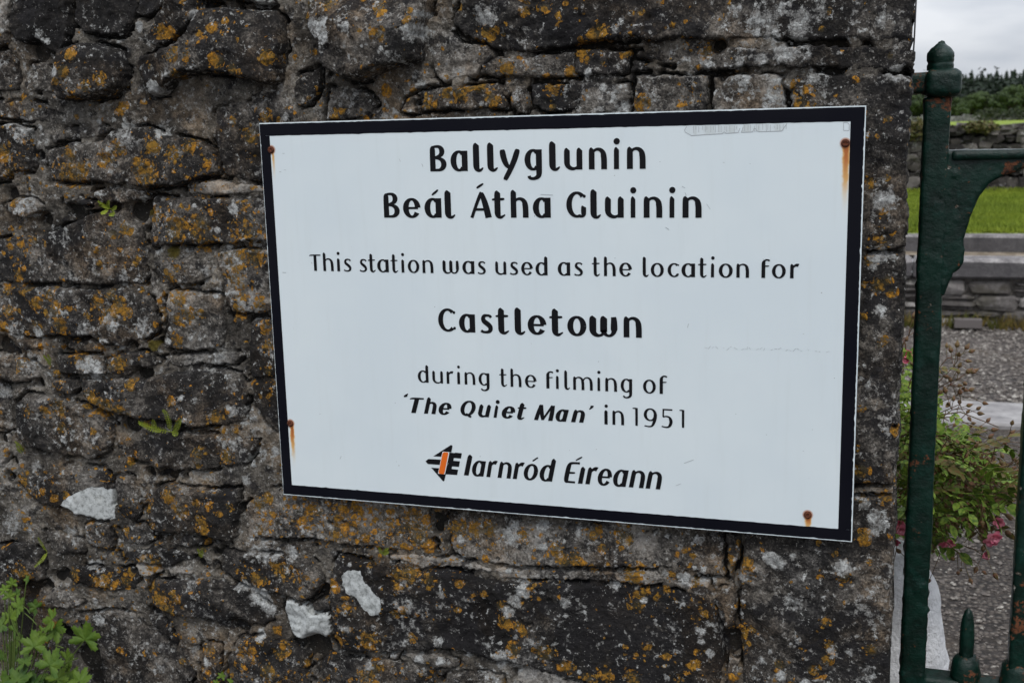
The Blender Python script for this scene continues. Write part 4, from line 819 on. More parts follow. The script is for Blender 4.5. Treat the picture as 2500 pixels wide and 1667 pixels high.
# gusset plate and curved bracket under the top rail
gp = [(2290,366),(2400,368),(2560,366),(2560,404),(2500,413),(2455,427),(2418,447),(2392,478),(2374,518),(2362,556),(2353,585),(2354,612),(2353,640),(2345,656),(2326,668),(2318,690),(2305,722),(2290,728)]
def plate(name, pts, y0, y1, label=None, step=.007, amp=.0016):
    q = [P(*a_,y0) for a_ in pts]; q = [(v[0],v[2]) for v in q]
    xs = [v[0] for v in q]; zs = [v[1] for v in q]
    ax = np.arange(min(xs)-step,max(xs)+2*step,step*.6); az_ = np.arange(min(zs)-step,max(zs)+2*step,step*.6)
    x, z = np.meshgrid(ax,az_,indexing='ij'); sd = sdf_poly(x,z,q)
    # snap the outside rim of the grid onto the outline
    gx2 = (np.roll(sd,-1,0)-np.roll(sd,1,0))/(2*step*.6); gz2 = (np.roll(sd,-1,1)-np.roll(sd,1,1))/(2*step*.6); g = np.maximum(np.hypot(gx2,gz2),.3)
    near = sd < step*.35; x = np.where(near & (sd > -step*1.2), x-gx2/g*sd, x); z = np.where(near & (sd > -step*1.2), z-gz2/g*sd, z)
    mask = sd > -step*.5
    bm = bmesh.new(); F = {}; Bk = {}; cells = []
    for i in range(len(ax)-1):
        for j in range(len(az_)-1):
            if mask[i,j] and mask[i+1,j] and mask[i+1,j+1] and mask[i,j+1]: cells.append((i,j))
    for i,j in cells:
        for u_ in ((i,j),(i+1,j),(i+1,j+1),(i,j+1)):
            if u_ not in F:
                e_ = min(max(sd[u_],0)/.004,1); in_ = (1-e_)**2*.003
                F[u_] = bm.verts.new((x[u_],y0+in_,z[u_])); Bk[u_] = bm.verts.new((x[u_],y1-in_,z[u_]))
    ed = {}
    for i,j in cells:
        c4 = [(i,j),(i+1,j),(i+1,j+1),(i,j+1)]
        bm.faces.new([F[c] for c in c4]); bm.faces.new([Bk[c] for c in reversed(c4)])
        for c, d in zip(c4, c4[1:]+c4[:1]):
            if (d,c) in ed: ed.pop((d,c))
            else: ed[(c,d)] = 1
    for c, d in ed: bm.faces.new((F[d],F[c],Bk[c],Bk[d]))
    crust(bm, amp, 3); return bm
bm = plate('bracket', gp, GY+.0015, GY+.034)
xr_ = P(2450,400,GY)[0]
finish('bracket', bm, M_GATE, gate, lambda c: (.9 if c.x > xr_ and c.z < P(2450,400,GY)[2]+.004 else 0)+.25)
GX = pl_+1.15                          # far stile of the gate
zr1, zr0 = P(2400,366,GY)[2], P(2400,391,GY)[2]
bm = bmesh.new(); a, b = (pr_+.004,GY-.004,zr0), (GX,GY+.040,zr1); box_grid(bm,a,b,.007); round_box(bm,a,b,.003); crust(bm,.0011,8)
finish('top_rail', bm, M_GATE, gate, lambda c: .30)
# finial
def lathe(bm, cx, cy, prof, n=28, wobble=.0012, seed=0):
    prev = None
    for k,(z,r) in enumerate(prof):
        if r <= 0: ring = [bm.verts.new((cx,cy,z))]
        else: ring = [bm.verts.new((cx+r*math.cos(2*math.pi*j/n),cy+r*math.sin(2*math.pi*j/n),z)) for j in range(n)]
        if prev:
            for j in range(n):
                if len(ring) == 1: bm.faces.new((prev[j],prev[(j+1)%n],ring[0]))
                elif len(prev) == 1: bm.faces.new((prev[0],ring[(j+1)%n],ring[j]))
                else: bm.faces.new((prev[j],prev[(j+1)%n],ring[(j+1)%n],ring[j]))
        prev = ring
def dens(pf, m_=4):
    o = []
    for a_, b_ in zip(pf[:-1],pf[1:]): o += [tuple(a_[k]+(b_[k]-a_[k])*i/m_ for k in range(2)) for i in range(m_)]
    return o+[pf[-1]]
pcx, pcy = (pl_+pr_)/2, GY+PD/2
z_of = lambda y: P(2300,y,GY+PD/2)[2]
u1 = PW/65*1.02                        # metres per photo pixel at the post
bm = bmesh.new(); lathe(bm, P(2297,140,pcy)[0], pcy, dens([(z_of(172),31*u1),(z_of(160),32*u1),(z_of(154),30.5*u1),(z_of(148),32*u1),(z_of(138),33*u1),(z_of(129),31*u1),(z_of(120),24*u1),(z_of(111),15*u1),(z_of(106),9*u1),(z_of(102),7*u1),(z_of(99),0)]))
crust(bm,.0024,5); finish('finial', bm, M_GATE, gate, lambda c: .1)
cl, cr = P(2259,200,GY-.012)[0], P(2350,200,GY-.012)[0]; ct, cb = P(2300,167,GY-.012)[2], P(2300,237,GY-.012)[2]
bm = bmesh.new(); a, b = (cl,GY-.012,cb), (cr,GY-.012+(cr-cl)*.95,ct); box_grid(bm,a,b,.005); round_box(bm,a,b,.012); crust(bm,.0026,6)
finish('hinge_collar', bm, M_GATE, gate, lambda c: .15+max(0,1-abs(c.z-cb)/.012)*.5)
at_, ab_ = P(2235,177,GY+.01)[2], P(2235,231,GY+.01)[2]
bm = bmesh.new(); a, b = (CORNER-.06,GY+.004,ab_), (cl+.02,GY+.040,at_); box_grid(bm,a,b,.006); round_box(bm,a,b,.006); crust(bm,.0028,7)
hb = empty('hinge_bracket', (CORNER,GY+.02,ab_), 'rusty iron hinge arm built into the wall end, holding the top of the gate post', 'hinge bracket')
finish('arm', bm, M_GATE, hb, lambda c: .75)
# picket bars, low rail, dog bars
zlow1 = P(2400,1667,GY)[2]-.004; zlow0 = zlow1-.045
def bar(x0, x1, z0, z1, seed, name='bar', label=None):
    bm = bmesh.new(); a, b = (x0,GY+.004,z0), (x1,GY+.004+(x1-x0),z1); box_grid(bm,a,b,.007); round_box(bm,a,b,.005); crust(bm,.0016,seed)
    return finish(name, bm, M_GATE, gate, lambda c: .28, label)
bx0 = P(2474,1450,GY+.004)[0]; bw = .036; pitch = bx0-pl_-.0
xs_ = []
x = bx0
while x < GX-.06: xs_.append(x); x += .140
for i, x in enumerate(xs_): bar(x, x+bw, .10, zr0+.002, 20+i)
bar(GX-.045, GX, .02, zr1+.02, 40, 'stile')
bm = bmesh.new(); a, b = (pr_-.004,GY+.002,zlow0), (GX-.046,GY+.044,zlow1); box_grid(bm,a,b,.008); round_box(bm,a,b,.003); crust(bm,.0012,12); finish('low_rail', bm, M_GATE, gate, lambda c: .3)
bm = bmesh.new(); a, b = (pr_-.004,GY+.002,.10), (GX-.046,GY+.044,.14); box_grid(bm,a,b,.008); crust(bm,.0012,13); finish('bottom_rail', bm, M_GATE, gate, lambda c: .3)
def collar(x, r, top, seed, r0):
    bm = bmesh.new(); lathe(bm, x, GY+.024, dens([(zlow1-.004,r*1.0),(zlow1+.006,r*1.05),(top-.012,r*.92),(top-.004,r*.72),(top,r0*.9)],3), 22); crust(bm,.0026,seed)
    finish('collar', bm, M_GATE, gate, lambda c: .35)
px_m = bw/44*1.02
for i, x in enumerate(xs_): collar(x+bw/2, bw*.80, P(2470,1622,GY)[2], 60+i, bw/2)
dogs = [P(2361,1560,GY+.02)[0]]+[x+.07+bw/2 for x in xs_[:-1]]
for i, x in enumerate(dogs):
    bm = bmesh.new(); zt = P(2361,1484,GY+.02)[2]; r0 = PW*18.5/65
    lathe(bm, x, GY+.024, dens([(.12,r0),(zlow1,r0),(zt-.042,r0),(zt-.03,r0*.96),(zt-.016,r0*.78),(zt-.006,r0*.48),(zt,0)],5), 20); crust(bm,.0020,80+i)
    finish('dog_bar', bm, M_GATE, gate, lambda c: .15)
    collar(x, r0*2.05, P(2361,1612,GY)[2], 90+i, r0)
# thin wire hanging down the wall end
a_, b_ = P(2238,-30,.0), P(2222.5,231,.06)
def tube(name, pts, r, mat, parent=None, n=6, r1=None):
    V, F = [], []; r1 = r if r1 is None else r1
    for i, q in enumerate(pts):
        q = Vector(q); d = (Vector(pts[min(i+1,len(pts)-1)])-Vector(pts[max(i-1,0)])).normalized()
        u_ = d.cross(Vector((.31,.62,.72))).normalized(); v_ = d.cross(u_); rr = r+(r1-r)*i/max(1,len(pts)-1)
        for k in range(n): V.append(q+(u_*math.cos(2*math.pi*k/n)+v_*math.sin(2*math.pi*k/n))*rr)
    for i in range(len(pts)-1):
        for k in range(n): F.append((i*n+k,i*n+(k+1)%n,(i+1)*n+(k+1)%n,(i+1)*n+k))
    return (V, F)
V, F = tube('wire', [a_+(a_-b_)*.6, a_, a_*.5+b_*.5+np.array([.001,0,0]), b_], .0013, None)
o = pyd('wire', V, F, simple_mat('dull wire',(.12,.12,.125),.5,.4)); tag(o,'thin grey wire hanging down past the wall end to the hinge arm','wire')
# ------------------------------------------------------------------ ground, platforms, field
Z_NEAR = 0.0
def ground_y(py, z): return G(2360, py, z)[1]
Yk0, Yk1 = ground_y(1045,0), ground_y(992,0)        # kerb strip of the near platform
Y_EDGE = Yk1
Zt = -.62                                            # track bed
Y_WALL = ground_y(795, Zt)                           # foot of the far platform wall
Zc_top = P(2400,632,Y_WALL)[2]; Zc_bot = P(2400,682,Y_WALL)[2]
Y_K2 = G(2400,613,Zc_top)[1]; Zk2 = P(2400,574,Y_K2)[2]
Y_DRY = G(2400,470,Zk2)[1]; Z_DRY = P(2400,308,Y_DRY)[2]
print('back', Yk0, Yk1, Y_WALL, Zc_top, Zc_bot, Y_K2, Zk2, Y_DRY, Z_DRY)
def gravel_mat(name, base, dark, pale, sc=70):
    s = NT(name); p = s.pos(); v = s.vor(p, sc); v2 = s.vor(p, sc*2.3); n = s.noise(p, 1.6, 4, .6).outputs['Fac']
    sep = s.n('ShaderNodeSeparateColor'); s.l(v.outputs['Color'], sep.inputs[0])
    col = s.ramp(sep.outputs[0], [(0,dark),(1,pale),(.5,base),(.86,tuple(.5*(a+b) for a,b in zip(base,pale)))])
    col = s.mix(s.ss(v.outputs['Distance'],.35,.75), col, tuple(c*.4 for c in dark))
    col = s.mix(s.ss(s.noise(p, 9, 5, .6).outputs['Fac'],.45,.7,0,.6), col, tuple(c*.75 for c in base))
    col = s.mix(s.ss(n,.48,.62,0,.45), col, (.085,.065,.045))
    s.bump(s.math('ADD', s.ss(v.outputs['Distance'],.7,.1), s.math('MULTIPLY', v2.outputs['Distance'],-.3)), .012, .9)
    return s.fin(col, .9, .3)
M_GRAVEL = gravel_mat('worn tarmac with chippings', (.080,.066,.056),(.040,.033,.028),(.21,.185,.155), 60)
M_BALLAST = gravel_mat('track bed stones', (.105,.088,.078),(.050,.042,.037),(.24,.215,.19), 26)
def sheet(name, x0, x1, y0, y1, z, mat, n=2, amp=0, kind='structure', zf=None):
    nx_ = n; ny_ = max(2,int(n*(y1-y0)/max(.1,(x1-x0)))) if n > 2 else 2
    V = []
    for i in range(nx_):
        for j in range(ny_):
            x = x0+(x1-x0)*i/(nx_-1); y = y0+(y1-y0)*j/(ny_-1); V.append((x,y,z+(zf(x,y) if zf else 0)+(mnoise.noise(Vector((x*.7,y*.7,3)))*amp)))
    F = [(i*ny_+j,(i+1)*ny_+j,(i+1)*ny_+j+1,i*ny_+j+1) for i in range(nx_-1) for j in range(ny_-1)]
    return tag(pyd(name, V, F, mat), kind=kind)
sheet('platform', -30, 40, -12, Yk0, 0, M_GRAVEL, 60, .012)
sheet('track_bed', -30, 40, Yk1, Y_WALL+.3, Zt, M_BALLAST, 60, .03)
s = NT('weathered concrete'); p = s.pos(); n_ = s.noise(p,5,7,.72).outputs['Fac']; f_ = s.noise(p,34,5,.75).outputs['Fac']
c_ = s.ramp(s.math('ADD', s.math('MULTIPLY', n_, .6), s.math('MULTIPLY', f_, .4)), [(.34,(.04,.036,.036)),(.66,(.40,.38,.365)),(.5,(.18,.168,.165))])
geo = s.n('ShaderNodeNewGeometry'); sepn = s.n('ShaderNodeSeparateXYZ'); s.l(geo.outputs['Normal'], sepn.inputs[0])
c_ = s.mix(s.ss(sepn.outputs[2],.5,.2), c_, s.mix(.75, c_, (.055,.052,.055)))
s.bump(s.math('ADD', n_, f_), .01); M_CONC = s.fin(c_, .9, .3)
s = NT('pale platform coping'); p = s.pos(); n_ = s.noise(p,9,6,.65).outputs['Fac']
M_COPE = s.fin(s.ramp(n_, [(.3,(.15,.145,.145)),(.7,(.34,.33,.32)),(.5,(.235,.225,.22))]), .85, .3)
def stones_box(name, parent, boxes, mat, seed=1, bev=.01, jit=.006, sub=False):
    r = random.Random(seed)
    for (a,b) in boxes:
        bm = bmesh.new(); bmesh.ops.create_cube(bm, size=1)
        for v in bm.verts: v.co = Vector([(a[k]+b[k])/2+v.co[k]*(b[k]-a[k]) for k in range(3)])
        bmesh.ops.bevel(bm, geom=bm.edges, offset=bev, segments=1, affect='EDGES')
        for v in bm.verts: v.co += Vector([r.uniform(-jit,jit) for _ in range(3)])
        me = bpy.data.meshes.new(name); bm.to_mesh(me); bm.free(); link(name, me, mat, parent, False)
BX0, BX1 = -3.5, 9.5
pe = empty('platform_edge', (2,Yk0,0)); tag(pe, 'pale concrete slabs edging the near platform above the track bed', 'kerb')
bx = []; x = BX0; r = random.Random(4)
off = P(2255,1010,Yk0)[0]
xk = off-6*.92
while xk < BX1: bx.append(((xk+.006,Yk0,-.66),(xk+.914,Yk1+.004,.035))); xk += .92
stones_box('slab', pe, bx, M_COPE, 5, .012, .003)
# far platform: rubble face, coping, kerb
fp = empty('far_platform_wall', (2,Y_WALL,Zt)); tag(fp, 'low stone faced platform wall with a heavy dark coping across the track bed', 'platform wall')
s = NT('platform rubble'); p = s.pos(); rd = s.rand(); n_ = s.noise(p,14,6,.7).outputs['Fac']; b_n = s.noise(p,3.2,4,.6).outputs['Fac']
c_ = s.ramp(s.math('ADD', s.math('MULTIPLY', rd, .35), s.math('MULTIPLY', n_, .65)), [(.25,(.045,.04,.038)),(.72,(.30,.285,.265)),(.45,(.115,.105,.098)),(.6,(.20,.185,.175))])
s.bump(n_, .02); M_PRUB = s.fin(s.mix(s.ss(b_n,.5,.62,0,.6), c_, (.05,.045,.03)), .92, .3)
s = NT('platform mortar'); p = s.pos(); n_ = s.noise(p,20,5,.7).outputs['Fac']; M_PMOR = s.fin(s.mix(s.ss(n_,.35,.65),(.07,.062,.055),(.24,.22,.195)), .95, .2)
plainbox('backing', (BX0,Y_WALL+.06,Zt-.1),(BX1,Y_WALL+.5,Zc_bot-.002), M_PMOR, fp)
bx = []; z = Zt-.02; r = random.Random(9); Hh = Zc_bot-Zt
rowsz = [Zt-.03, Zt+Hh*.34, Zt+Hh*.66, Zc_bot-.008]
for z0, z1 in zip(rowsz[:-1], rowsz[1:]):
    x = BX0
    while x < BX1:
        w_ = r.uniform(.22,.60)
        if r.random() < .25 and z1-z0 > .15:
            zm = z0+(z1-z0)*r.uniform(.4,.6); bx.append(((x+.012,Y_WALL-r.uniform(0,.02),z0+.012),(x+w_-.012,Y_WALL+.08,zm-.01))); bx.append(((x+.012,Y_WALL-r.uniform(0,.02),zm+.01),(x+w_-.012,Y_WALL+.08,z1-.012)))
        else: bx.append(((x+.014,Y_WALL-r.uniform(0,.025),z0+.012),(x+w_-.014,Y_WALL+.08,z1-.012)))
        x += w_
stones_box('stone', fp, bx, M_PRUB, 10, .034, .020)
bx = []; x = BX0
while x < BX1: w_ = r.uniform(1.2,1.7); bx.append(((x+.008,Y_WALL-.07,Zc_bot),(x+w_-.008,Y_WALL+.42,Zc_top))); x += w_
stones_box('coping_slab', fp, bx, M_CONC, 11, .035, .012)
s = NT('far platform surface'); p = s.pos(); n_ = s.noise(p,8,5,.6).outputs['Fac']; M_FPS = s.fin(s.mix(s.ss(n_,.4,.6),(.12,.095,.065),(.24,.20,.15)), .9, .2)
sheet('far_platform', -30, 40, Y_WALL+.40, Y_K2+.1, Zc_top-.012, M_FPS)
k2 = empty('far_kerb', (2,Y_K2,Zc_top)); tag(k2, 'dark concrete kerb between the far platform and the green grass', 'kerb')
bx = []; x = BX0-1
while x < BX1+2: bx.append(((x+.008,Y_K2,Zc_top-.1),(x+1.79,Y_K2+.22,Zk2))); x += 1.8
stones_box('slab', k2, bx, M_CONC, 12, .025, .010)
s = NT('meadow grass'); p = s.pos(); n_ = s.noise(s.vmul(p,(.5,1.4,1)),2.2,6,.6).outputs['Fac']; f_ = s.noise(s.vmul(p,(1,.6,1)),60,4,.7).outputs['Fac']
c_ = s.ramp(n_, [(.36,(.095,.155,.009)),(.64,(.26,.33,.028)),(.5,(.175,.255,.015))]); c_ = s.mix(s.ss(f_,.4,.6,0,.55), c_, (.25,.29,.05))
s.bump(f_, .03); M_GRASS = s.fin(c_, .85, .25)
sheet('lawn', -40, 50, Y_K2+.2, Y_DRY+.35, Zk2-.01, M_GRASS, 80, .05)
Z_F2 = Z_DRY-.10
YF = 68
def fld(x,y):
    t = (y-Y_DRY)/(YF*4-Y_DRY); return t*0
sheet('field', -160, 260, Y_DRY+.3, 420, P(2400,312,Y_DRY)[2]-.10, M_GRASS, 90, .02)
ZFIELD = P(2400,312,Y_DRY)[2]-.10
# blades of grass standing on the lawn
def tufts(name, boxes, n, h, mat, seed):
    r = random.Random(seed); V, F = [], []
    for _ in range(n):
        x0,x1,y0,y1,z = r.choice(boxes); x, y = r.uniform(x0,x1), r.uniform(y0,y1)
        for b_ in range(5):
            a = r.uniform(0,6.28); hh = h*r.uniform(.4,1.2); w_ = .008; dx, dy = math.cos(a), math.sin(a); lx, ly = r.uniform(-.4,.4)*hh, r.uniform(-.4,.4)*hh; k = len(V)
            V += [(x-dx*w_,y-dy*w_,z),(x+dx*w_,y+dy*w_,z),(x+lx+dx*w_*.5,y+ly+dy*w_*.5,z+hh*.7),(x+lx*1.5,y+ly*1.5,z+hh)]; F += [(k,k+1,k+2),(k,k+2,k+3)]
    return tag(pyd(name, V, F, mat, None, False), kind='stuff')
tg = tufts('grass', [(.5,6.5,Y_K2+.25,Y_K2+3.5,Zk2-.02),(.5,7.5,Y_K2+3.5,Y_DRY,Zk2-.02)], 22000, .075, M_GRASS, 2); tag(tg,'short bright green grass growing behind the far kerb','grass')
s = NT('weed green'); rd = s.noise(s.pos(),5,3).outputs['Fac']; M_WEED = s.fin(s.mix(s.ss(rd,.4,.6),(.07,.075,.012),(.14,.10,.025)), .8, .3)
tw = tufts('weeds', [(.5,6.5,Y_WALL-.28,Y_WALL-.03,Zt),(2.6,6.5,Y_WALL-.20,Y_WALL-.03,Zt)], 900, .16, M_WEED, 3); tag(tw,'brown green weeds growing along the foot of the far platform wall','weeds')
# loose chippings on the ground
def pebbles(name, x0,x1,y0,y1,z, n, smin, smax, mat, seed):
    r = random.Random(seed); V, F = [], []
    oc = [(1,0,0),(0,1,0),(-1,0,0),(0,-1,0),(0,0,1),(0,0,-1)]; of = [(0,1,4),(1,2,4),(2,3,4),(3,0,4),(1,0,5),(2,1,5),(3,2,5),(0,3,5)]
    for _ in range(n):
        x, y, s_ = r.uniform(x0,x1), y0+(y1-y0)*r.random(), r.uniform(smin,smax)*(1 if r.random() < .85 else 1.7); a = r.uniform(0,6.28); k = len(V)
        for q in oc:
            u_, v_ = q[0]*s_*r.uniform(.7,1.4), q[1]*s_*r.uniform(.6,1); V.append((x+u_*math.cos(a)-v_*math.sin(a), y+u_*math.sin(a)+v_*math.cos(a), z+q[2]*s_*.6+s_*.2))
        F += [(k+i,k+j,k+l) for i,j,l in of]
    return tag(pyd(name, V, F, mat, None, False), kind='stuff')
s = NT('loose chippings'); v = s.vor(s.pos(), 38); sep = s.n('ShaderNodeSeparateColor'); s.l(v.outputs['Color'], sep.inputs[0])
M_CHIP = s.fin(s.ramp(sep.outputs[0], [(0,(.055,.047,.042)),(1,(.38,.36,.32)),(.6,(.13,.113,.100)),(.90,(.22,.20,.175))]), .85, .3)
q = pebbles('chippings', 1.0, 3.6, .55, Yk0, 0, 16000, .0030, .0085, M_CHIP, 1); tag(q,'grey and tan stone chippings scattered over the near platform','gravel')
q = pebbles('track_stones', .8, 5.2, Yk1+.1, Y_WALL, Zt, 13000, .010, .026, M_CHIP, 2); tag(q,'loose grey stones lying on the track bed','gravel')
o = plainbox('timber_block', tuple(P(2330,800,Y_WALL-.35)-np.array([0,0,.0])), tuple(P(2330,800,Y_WALL-.35)+np.array([.27,.14,.085])), simple_mat('old timber',(.13,.115,.11),.9,.2), None)
tag(o,'short grey timber block lying at the foot of the far platform wall','timber')
# dry stone wall across the lawn
s = NT('dry wall stone'); rd = s.rand(); n_ = s.noise(s.pos(),6,5,.65).outputs['Fac']; l_ = s.noise(s.pos(),11,4,.6).outputs['Fac']
c_ = s.ramp(s.math('ADD', s.math('MULTIPLY', rd, .5), s.math('MULTIPLY', n_, .5)), [(.25,(.022,.020,.019)),(.78,(.15,.137,.125)),(.5,(.060,.053,.048))])
c_ = s.mix(s.ss(l_,.59,.66,0,.7), c_, (.28,.275,.26)); M_DRY = s.fin(c_, .95, .2)
dw = empty('drystone_wall', (4,Y_DRY,Zk2)); tag(dw, 'rough grey drystone field wall at the back of the green grass', 'wall')
M_DARK = simple_mat('dark gaps between stones',(.016,.015,.014),1,0)
DX0, DX1 = P(2120,400,Y_DRY)[0]-1.6, P(2500,400,Y_DRY)[0]+1.8
rocks = []
for k in range(7):
    bm = bmesh.new(); bmesh.ops.create_icosphere(bm, subdivisions=2, radius=.5)
    for v in bm.verts:
        d = v.co.normalized(); c = Vector((max(-.60,min(.60,d.x)),max(-.6,min(.6,d.y)),max(-.56,min(.56,d.z))))*.72; v.co = c*(1+.38*mnoise.noise(d*1.9+Vector((k*5,0,0))))
    me = bpy.data.meshes.new('stone'); bm.to_mesh(me); bm.free(); me.materials.append(M_DRY); rocks.append(me)
plainbox('hearting', (DX0-20,Y_DRY+.12,Zk2-.1),(DX1+20,Y_DRY+.42,Z_DRY-.13), M_DARK, dw)
r = random.Random(21); z = Zk2-.02; cnt = 0
hh = Z_DRY-Zk2; hs = []
while z < Z_DRY-.06:
    h = r.uniform(.11,.18)*(1.0 if z < Z_DRY-.4 else .85); x = DX0
    while x < DX1:
        w_ = r.uniform(.14,.30)
        o = bpy.data.objects.new('stone', rocks[r.randrange(7)]); COL.objects.link(o); o.parent = dw; o.matrix_parent_inverse = Matrix.Translation(-dw.location)
        zj = z+r.uniform(-.03,.03); o.location = (x+w_/2, Y_DRY+.14+r.uniform(-.03,.04), zj+h/2); o.scale = (w_*1.16,.36,h*1.22*r.uniform(.85,1.25)); o.rotation_euler = (r.uniform(-.1,.1),r.uniform(-.14,.14),r.uniform(-.2,.2)); cnt += 1
        x += w_
    z += h
print('drystones', cnt)
tg = tufts('wall_foot_grass', [(DX0,DX1,Y_DRY-.25,Y_DRY-.02,Zk2)], 700, .10, M_GRASS, 6); tag(tg,'longer grass along the foot of the drystone wall','grass')
# ferns and ivy on top of the wall, rough mound of leaves
def leafmass(name, c, rad, n, size, mat, seed, parent=None, flat=.5):
    r = random.Random(seed); V, F = [], []
    for _ in range(n):
        d = Vector((r.gauss(0,1),r.gauss(0,1),r.gauss(0,1))).normalized()*r.random()**.35
        lob = 1+.35*mnoise.noise(d*2.2+Vector((seed,0,0))); q = Vector((c[0]+d.x*rad[0]*lob,c[1]+d.y*rad[1]*lob,c[2]+d.z*rad[2]*lob))
        a = Vector((r.gauss(0,1),r.gauss(0,1),r.gauss(0,1)*flat)).normalized()*size*r.uniform(.5,1.3); b = a.cross(Vector((r.gauss(0,1),r.gauss(0,1),r.gauss(0,1)))).normalized()*size*r.uniform(.3,.7); k = len(V)
        V += [q-a,q+b,q+a,q-b]; F.append((k,k+1,k+2,k+3))
    return pyd(name, V, F, mat, parent, False)
def leafmat(name, a, b, c, sc=1.5, trans=.0):
    s = NT(name); p = s.pos(); n_ = s.noise(p,sc,4,.6).outputs['Fac']; f_ = s.noise(p,sc*9,3,.6).outputs['Fac']
    col = s.mix(s.ss(f_,.4,.62), s.ramp(n_, [(.36,a),(.62,b)]), c); return s.fin(col, .65, .3)
M_IVY = leafmat('wall top bramble', (.030,.050,.010),(.10,.115,.022),(.11,.075,.030), 4)
for i,(px,w_,h_) in enumerate([(2215,.42,.22),(2240,.30,.20),(2375,.22,.10),(2405,.20,.12)]):
    q = P(px,312 if i > 1 else 318,Y_DRY+.1); tag(leafmass('bramble', q, (w_,.3,h_), 420, .05, M_IVY, 40+i), ['brownish green bramble leaves on the drystone wall nearest the big stone wall','low green bramble on the drystone wall just left of the gate post','small mossy bramble on the drystone wall right of the gate post','brown dry bramble on the drystone wall under the far meadow'][i], 'bramble')
# distant low field wall with hedge
M_FWALL = leafmat('far field wall', (.10,.098,.095),(.24,.235,.225),(.05,.055,.04), 1.2)
M_HEDGE = leafmat('dark hedge leaves', (.012,.022,.008),(.032,.048,.014),(.045,.058,.018), .5)
YFW = 75; V, F = [], []; x = P(2150,288,YFW)[0]-12; xe = x+60; k = 0; r = random.Random(8)
zb, zt = ZFIELD-.05, P(2300,281,YFW)[2]
while x < xe:
    w_ = r.uniform(.25,.6); h_ = (zt-zb)*r.uniform(.75,1.08); V += [(x,YFW,zb),(x+w_,YFW,zb),(x+w_*.9,YFW+.05,zb+h_),(x+w_*.1,YFW+.05,zb+h_*r.uniform(.9,1)),(x,YFW+.6,zb),(x+w_,YFW+.6,zb),(x+w_*.9,YFW+.5,zb+h_),(x+w_*.1,YFW+.5,zb+h_)]
    F += [(k,k+1,k+2,k+3),(k+3,k+2,k+6,k+7),(k+5,k+4,k+7,k+6),(k,k+3,k+7,k+4),(k+1,k+5,k+6,k+2)]; k += 8; x += w_*.93
o = pyd('field_wall', V, F, M_FWALL, None, False); tag(o,'low pale stone wall far off along the back of the meadow','wall')
hx0, hx1 = P(2420,285,YFW-2)[0], P(2500,285,YFW-2)[0]+9
for i in range(8):
    x = hx0+(hx1-hx0)*i/7; tag(leafmass('hedge_bush', (x,YFW-2,ZFIELD+.35), (1.0,.6,.42), 500, .10, M_HEDGE, 60+i), '%s low dark hedge bush from the left before the far field wall' % 'first second third fourth fifth sixth seventh eighth'.split()[i], 'bush', 'low hedge bushes before the far field wall')
# ------------------------------------------------------------------ trees
M_BARK = simple_mat('dark bark',(.035,.028,.022),.95,.1)
M_CON = leafmat('conifer needles', (.004,.011,.006),(.009,.019,.009),(.015,.028,.012), .35)
M_BRD = leafmat('broad leaves', (.012,.026,.006),(.034,.060,.011),(.050,.080,.016), .22)
YC, YB = 215, 185
def px_at(px, py, Y): return P(px, py, Y)
def conifer_mesh(seed, ):
    r = random.Random(seed); V, F = [], []
    H, Rb = 1.0, .30
    for lv in range(26):
        t = .10+.90*lv/26; rr = Rb*(1-t)**.85*r.uniform(.75,1.2)+.008; z = t*H; nb = 13 if lv < 16 else 8
        for k_ in range(nb):
            a = 6.283*k_/nb+r.uniform(-.3,.3); L = rr*r.uniform(.7,1.25); c, s_ = math.cos(a), math.sin(a); dr = r.uniform(.15,.45)*L; wv = L*.34+.004; k = len(V)
            V += [(0,0,z+.022),(c*L*.55-s_*wv,s_*L*.55+c*wv,z-dr*.5),(c*L,s_*L,z-dr),(c*L*.55+s_*wv,s_*L*.55-c*wv,z-dr*.5),(c*L*.6,s_*L*.6,z-dr*.3-.03)]
            F += [(k,k+1,k+2),(k,k+2,k+3),(k+1,k+4,k+2),(k+4,k+3,k+2)]
    k = len(V); V += [(-.006,0,.95),(.006,0,.95),(0,.006,.95),(0,0,1.03)]; F += [(k,k+1,k+3),(k+1,k+2,k+3),(k+2,k,k+3)]
    me = bpy.data.meshes.new('crown'); me.from_pydata(V,[],F); me.update(); me.materials.append(M_CON); return me
def trunk_mesh(r0, h, mat):
    V, F = [], []; n = 7
    for i,(z,rr) in enumerate(((0,r0),(h*.5,r0*.75),(h,r0*.3))):
        for k in range(n): V.append((rr*math.cos(6.283*k/n)+.02*i*h*.1,rr*math.sin(6.283*k/n),z))
    for i in range(2):
        for k in range(n): F.append((i*n+k,i*n+(k+1)%n,(i+1)*n+(k+1)%n,(i+1)*n+k))
    me = bpy.data.meshes.new('trunk'); me.from_pydata(V,[],F); me.update(); me.materials.append(mat); return me
cms = [conifer_mesh(k) for k in range(4)]; ctr = trunk_mesh(.018,.9,M_BARK)
def limbs(seed):
    r = random.Random(seed); V, F = [], []
    for _ in range(6):
        a = r.uniform(0,6.28); e = Vector((math.cos(a)*.3,math.sin(a)*.3,.75)); v_, f_ = tube('x', [(0,0,.18),e*.5+Vector((0,0,.12)),e], .02, None, None, 5, .006); k = len(V); V += v_; F += [tuple(k+i for i in q) for q in f_]
    me = bpy.data.meshes.new('limb'); me.from_pydata([tuple(v) for v in V],[],F); me.update(); me.materials.append(M_BARK); return me
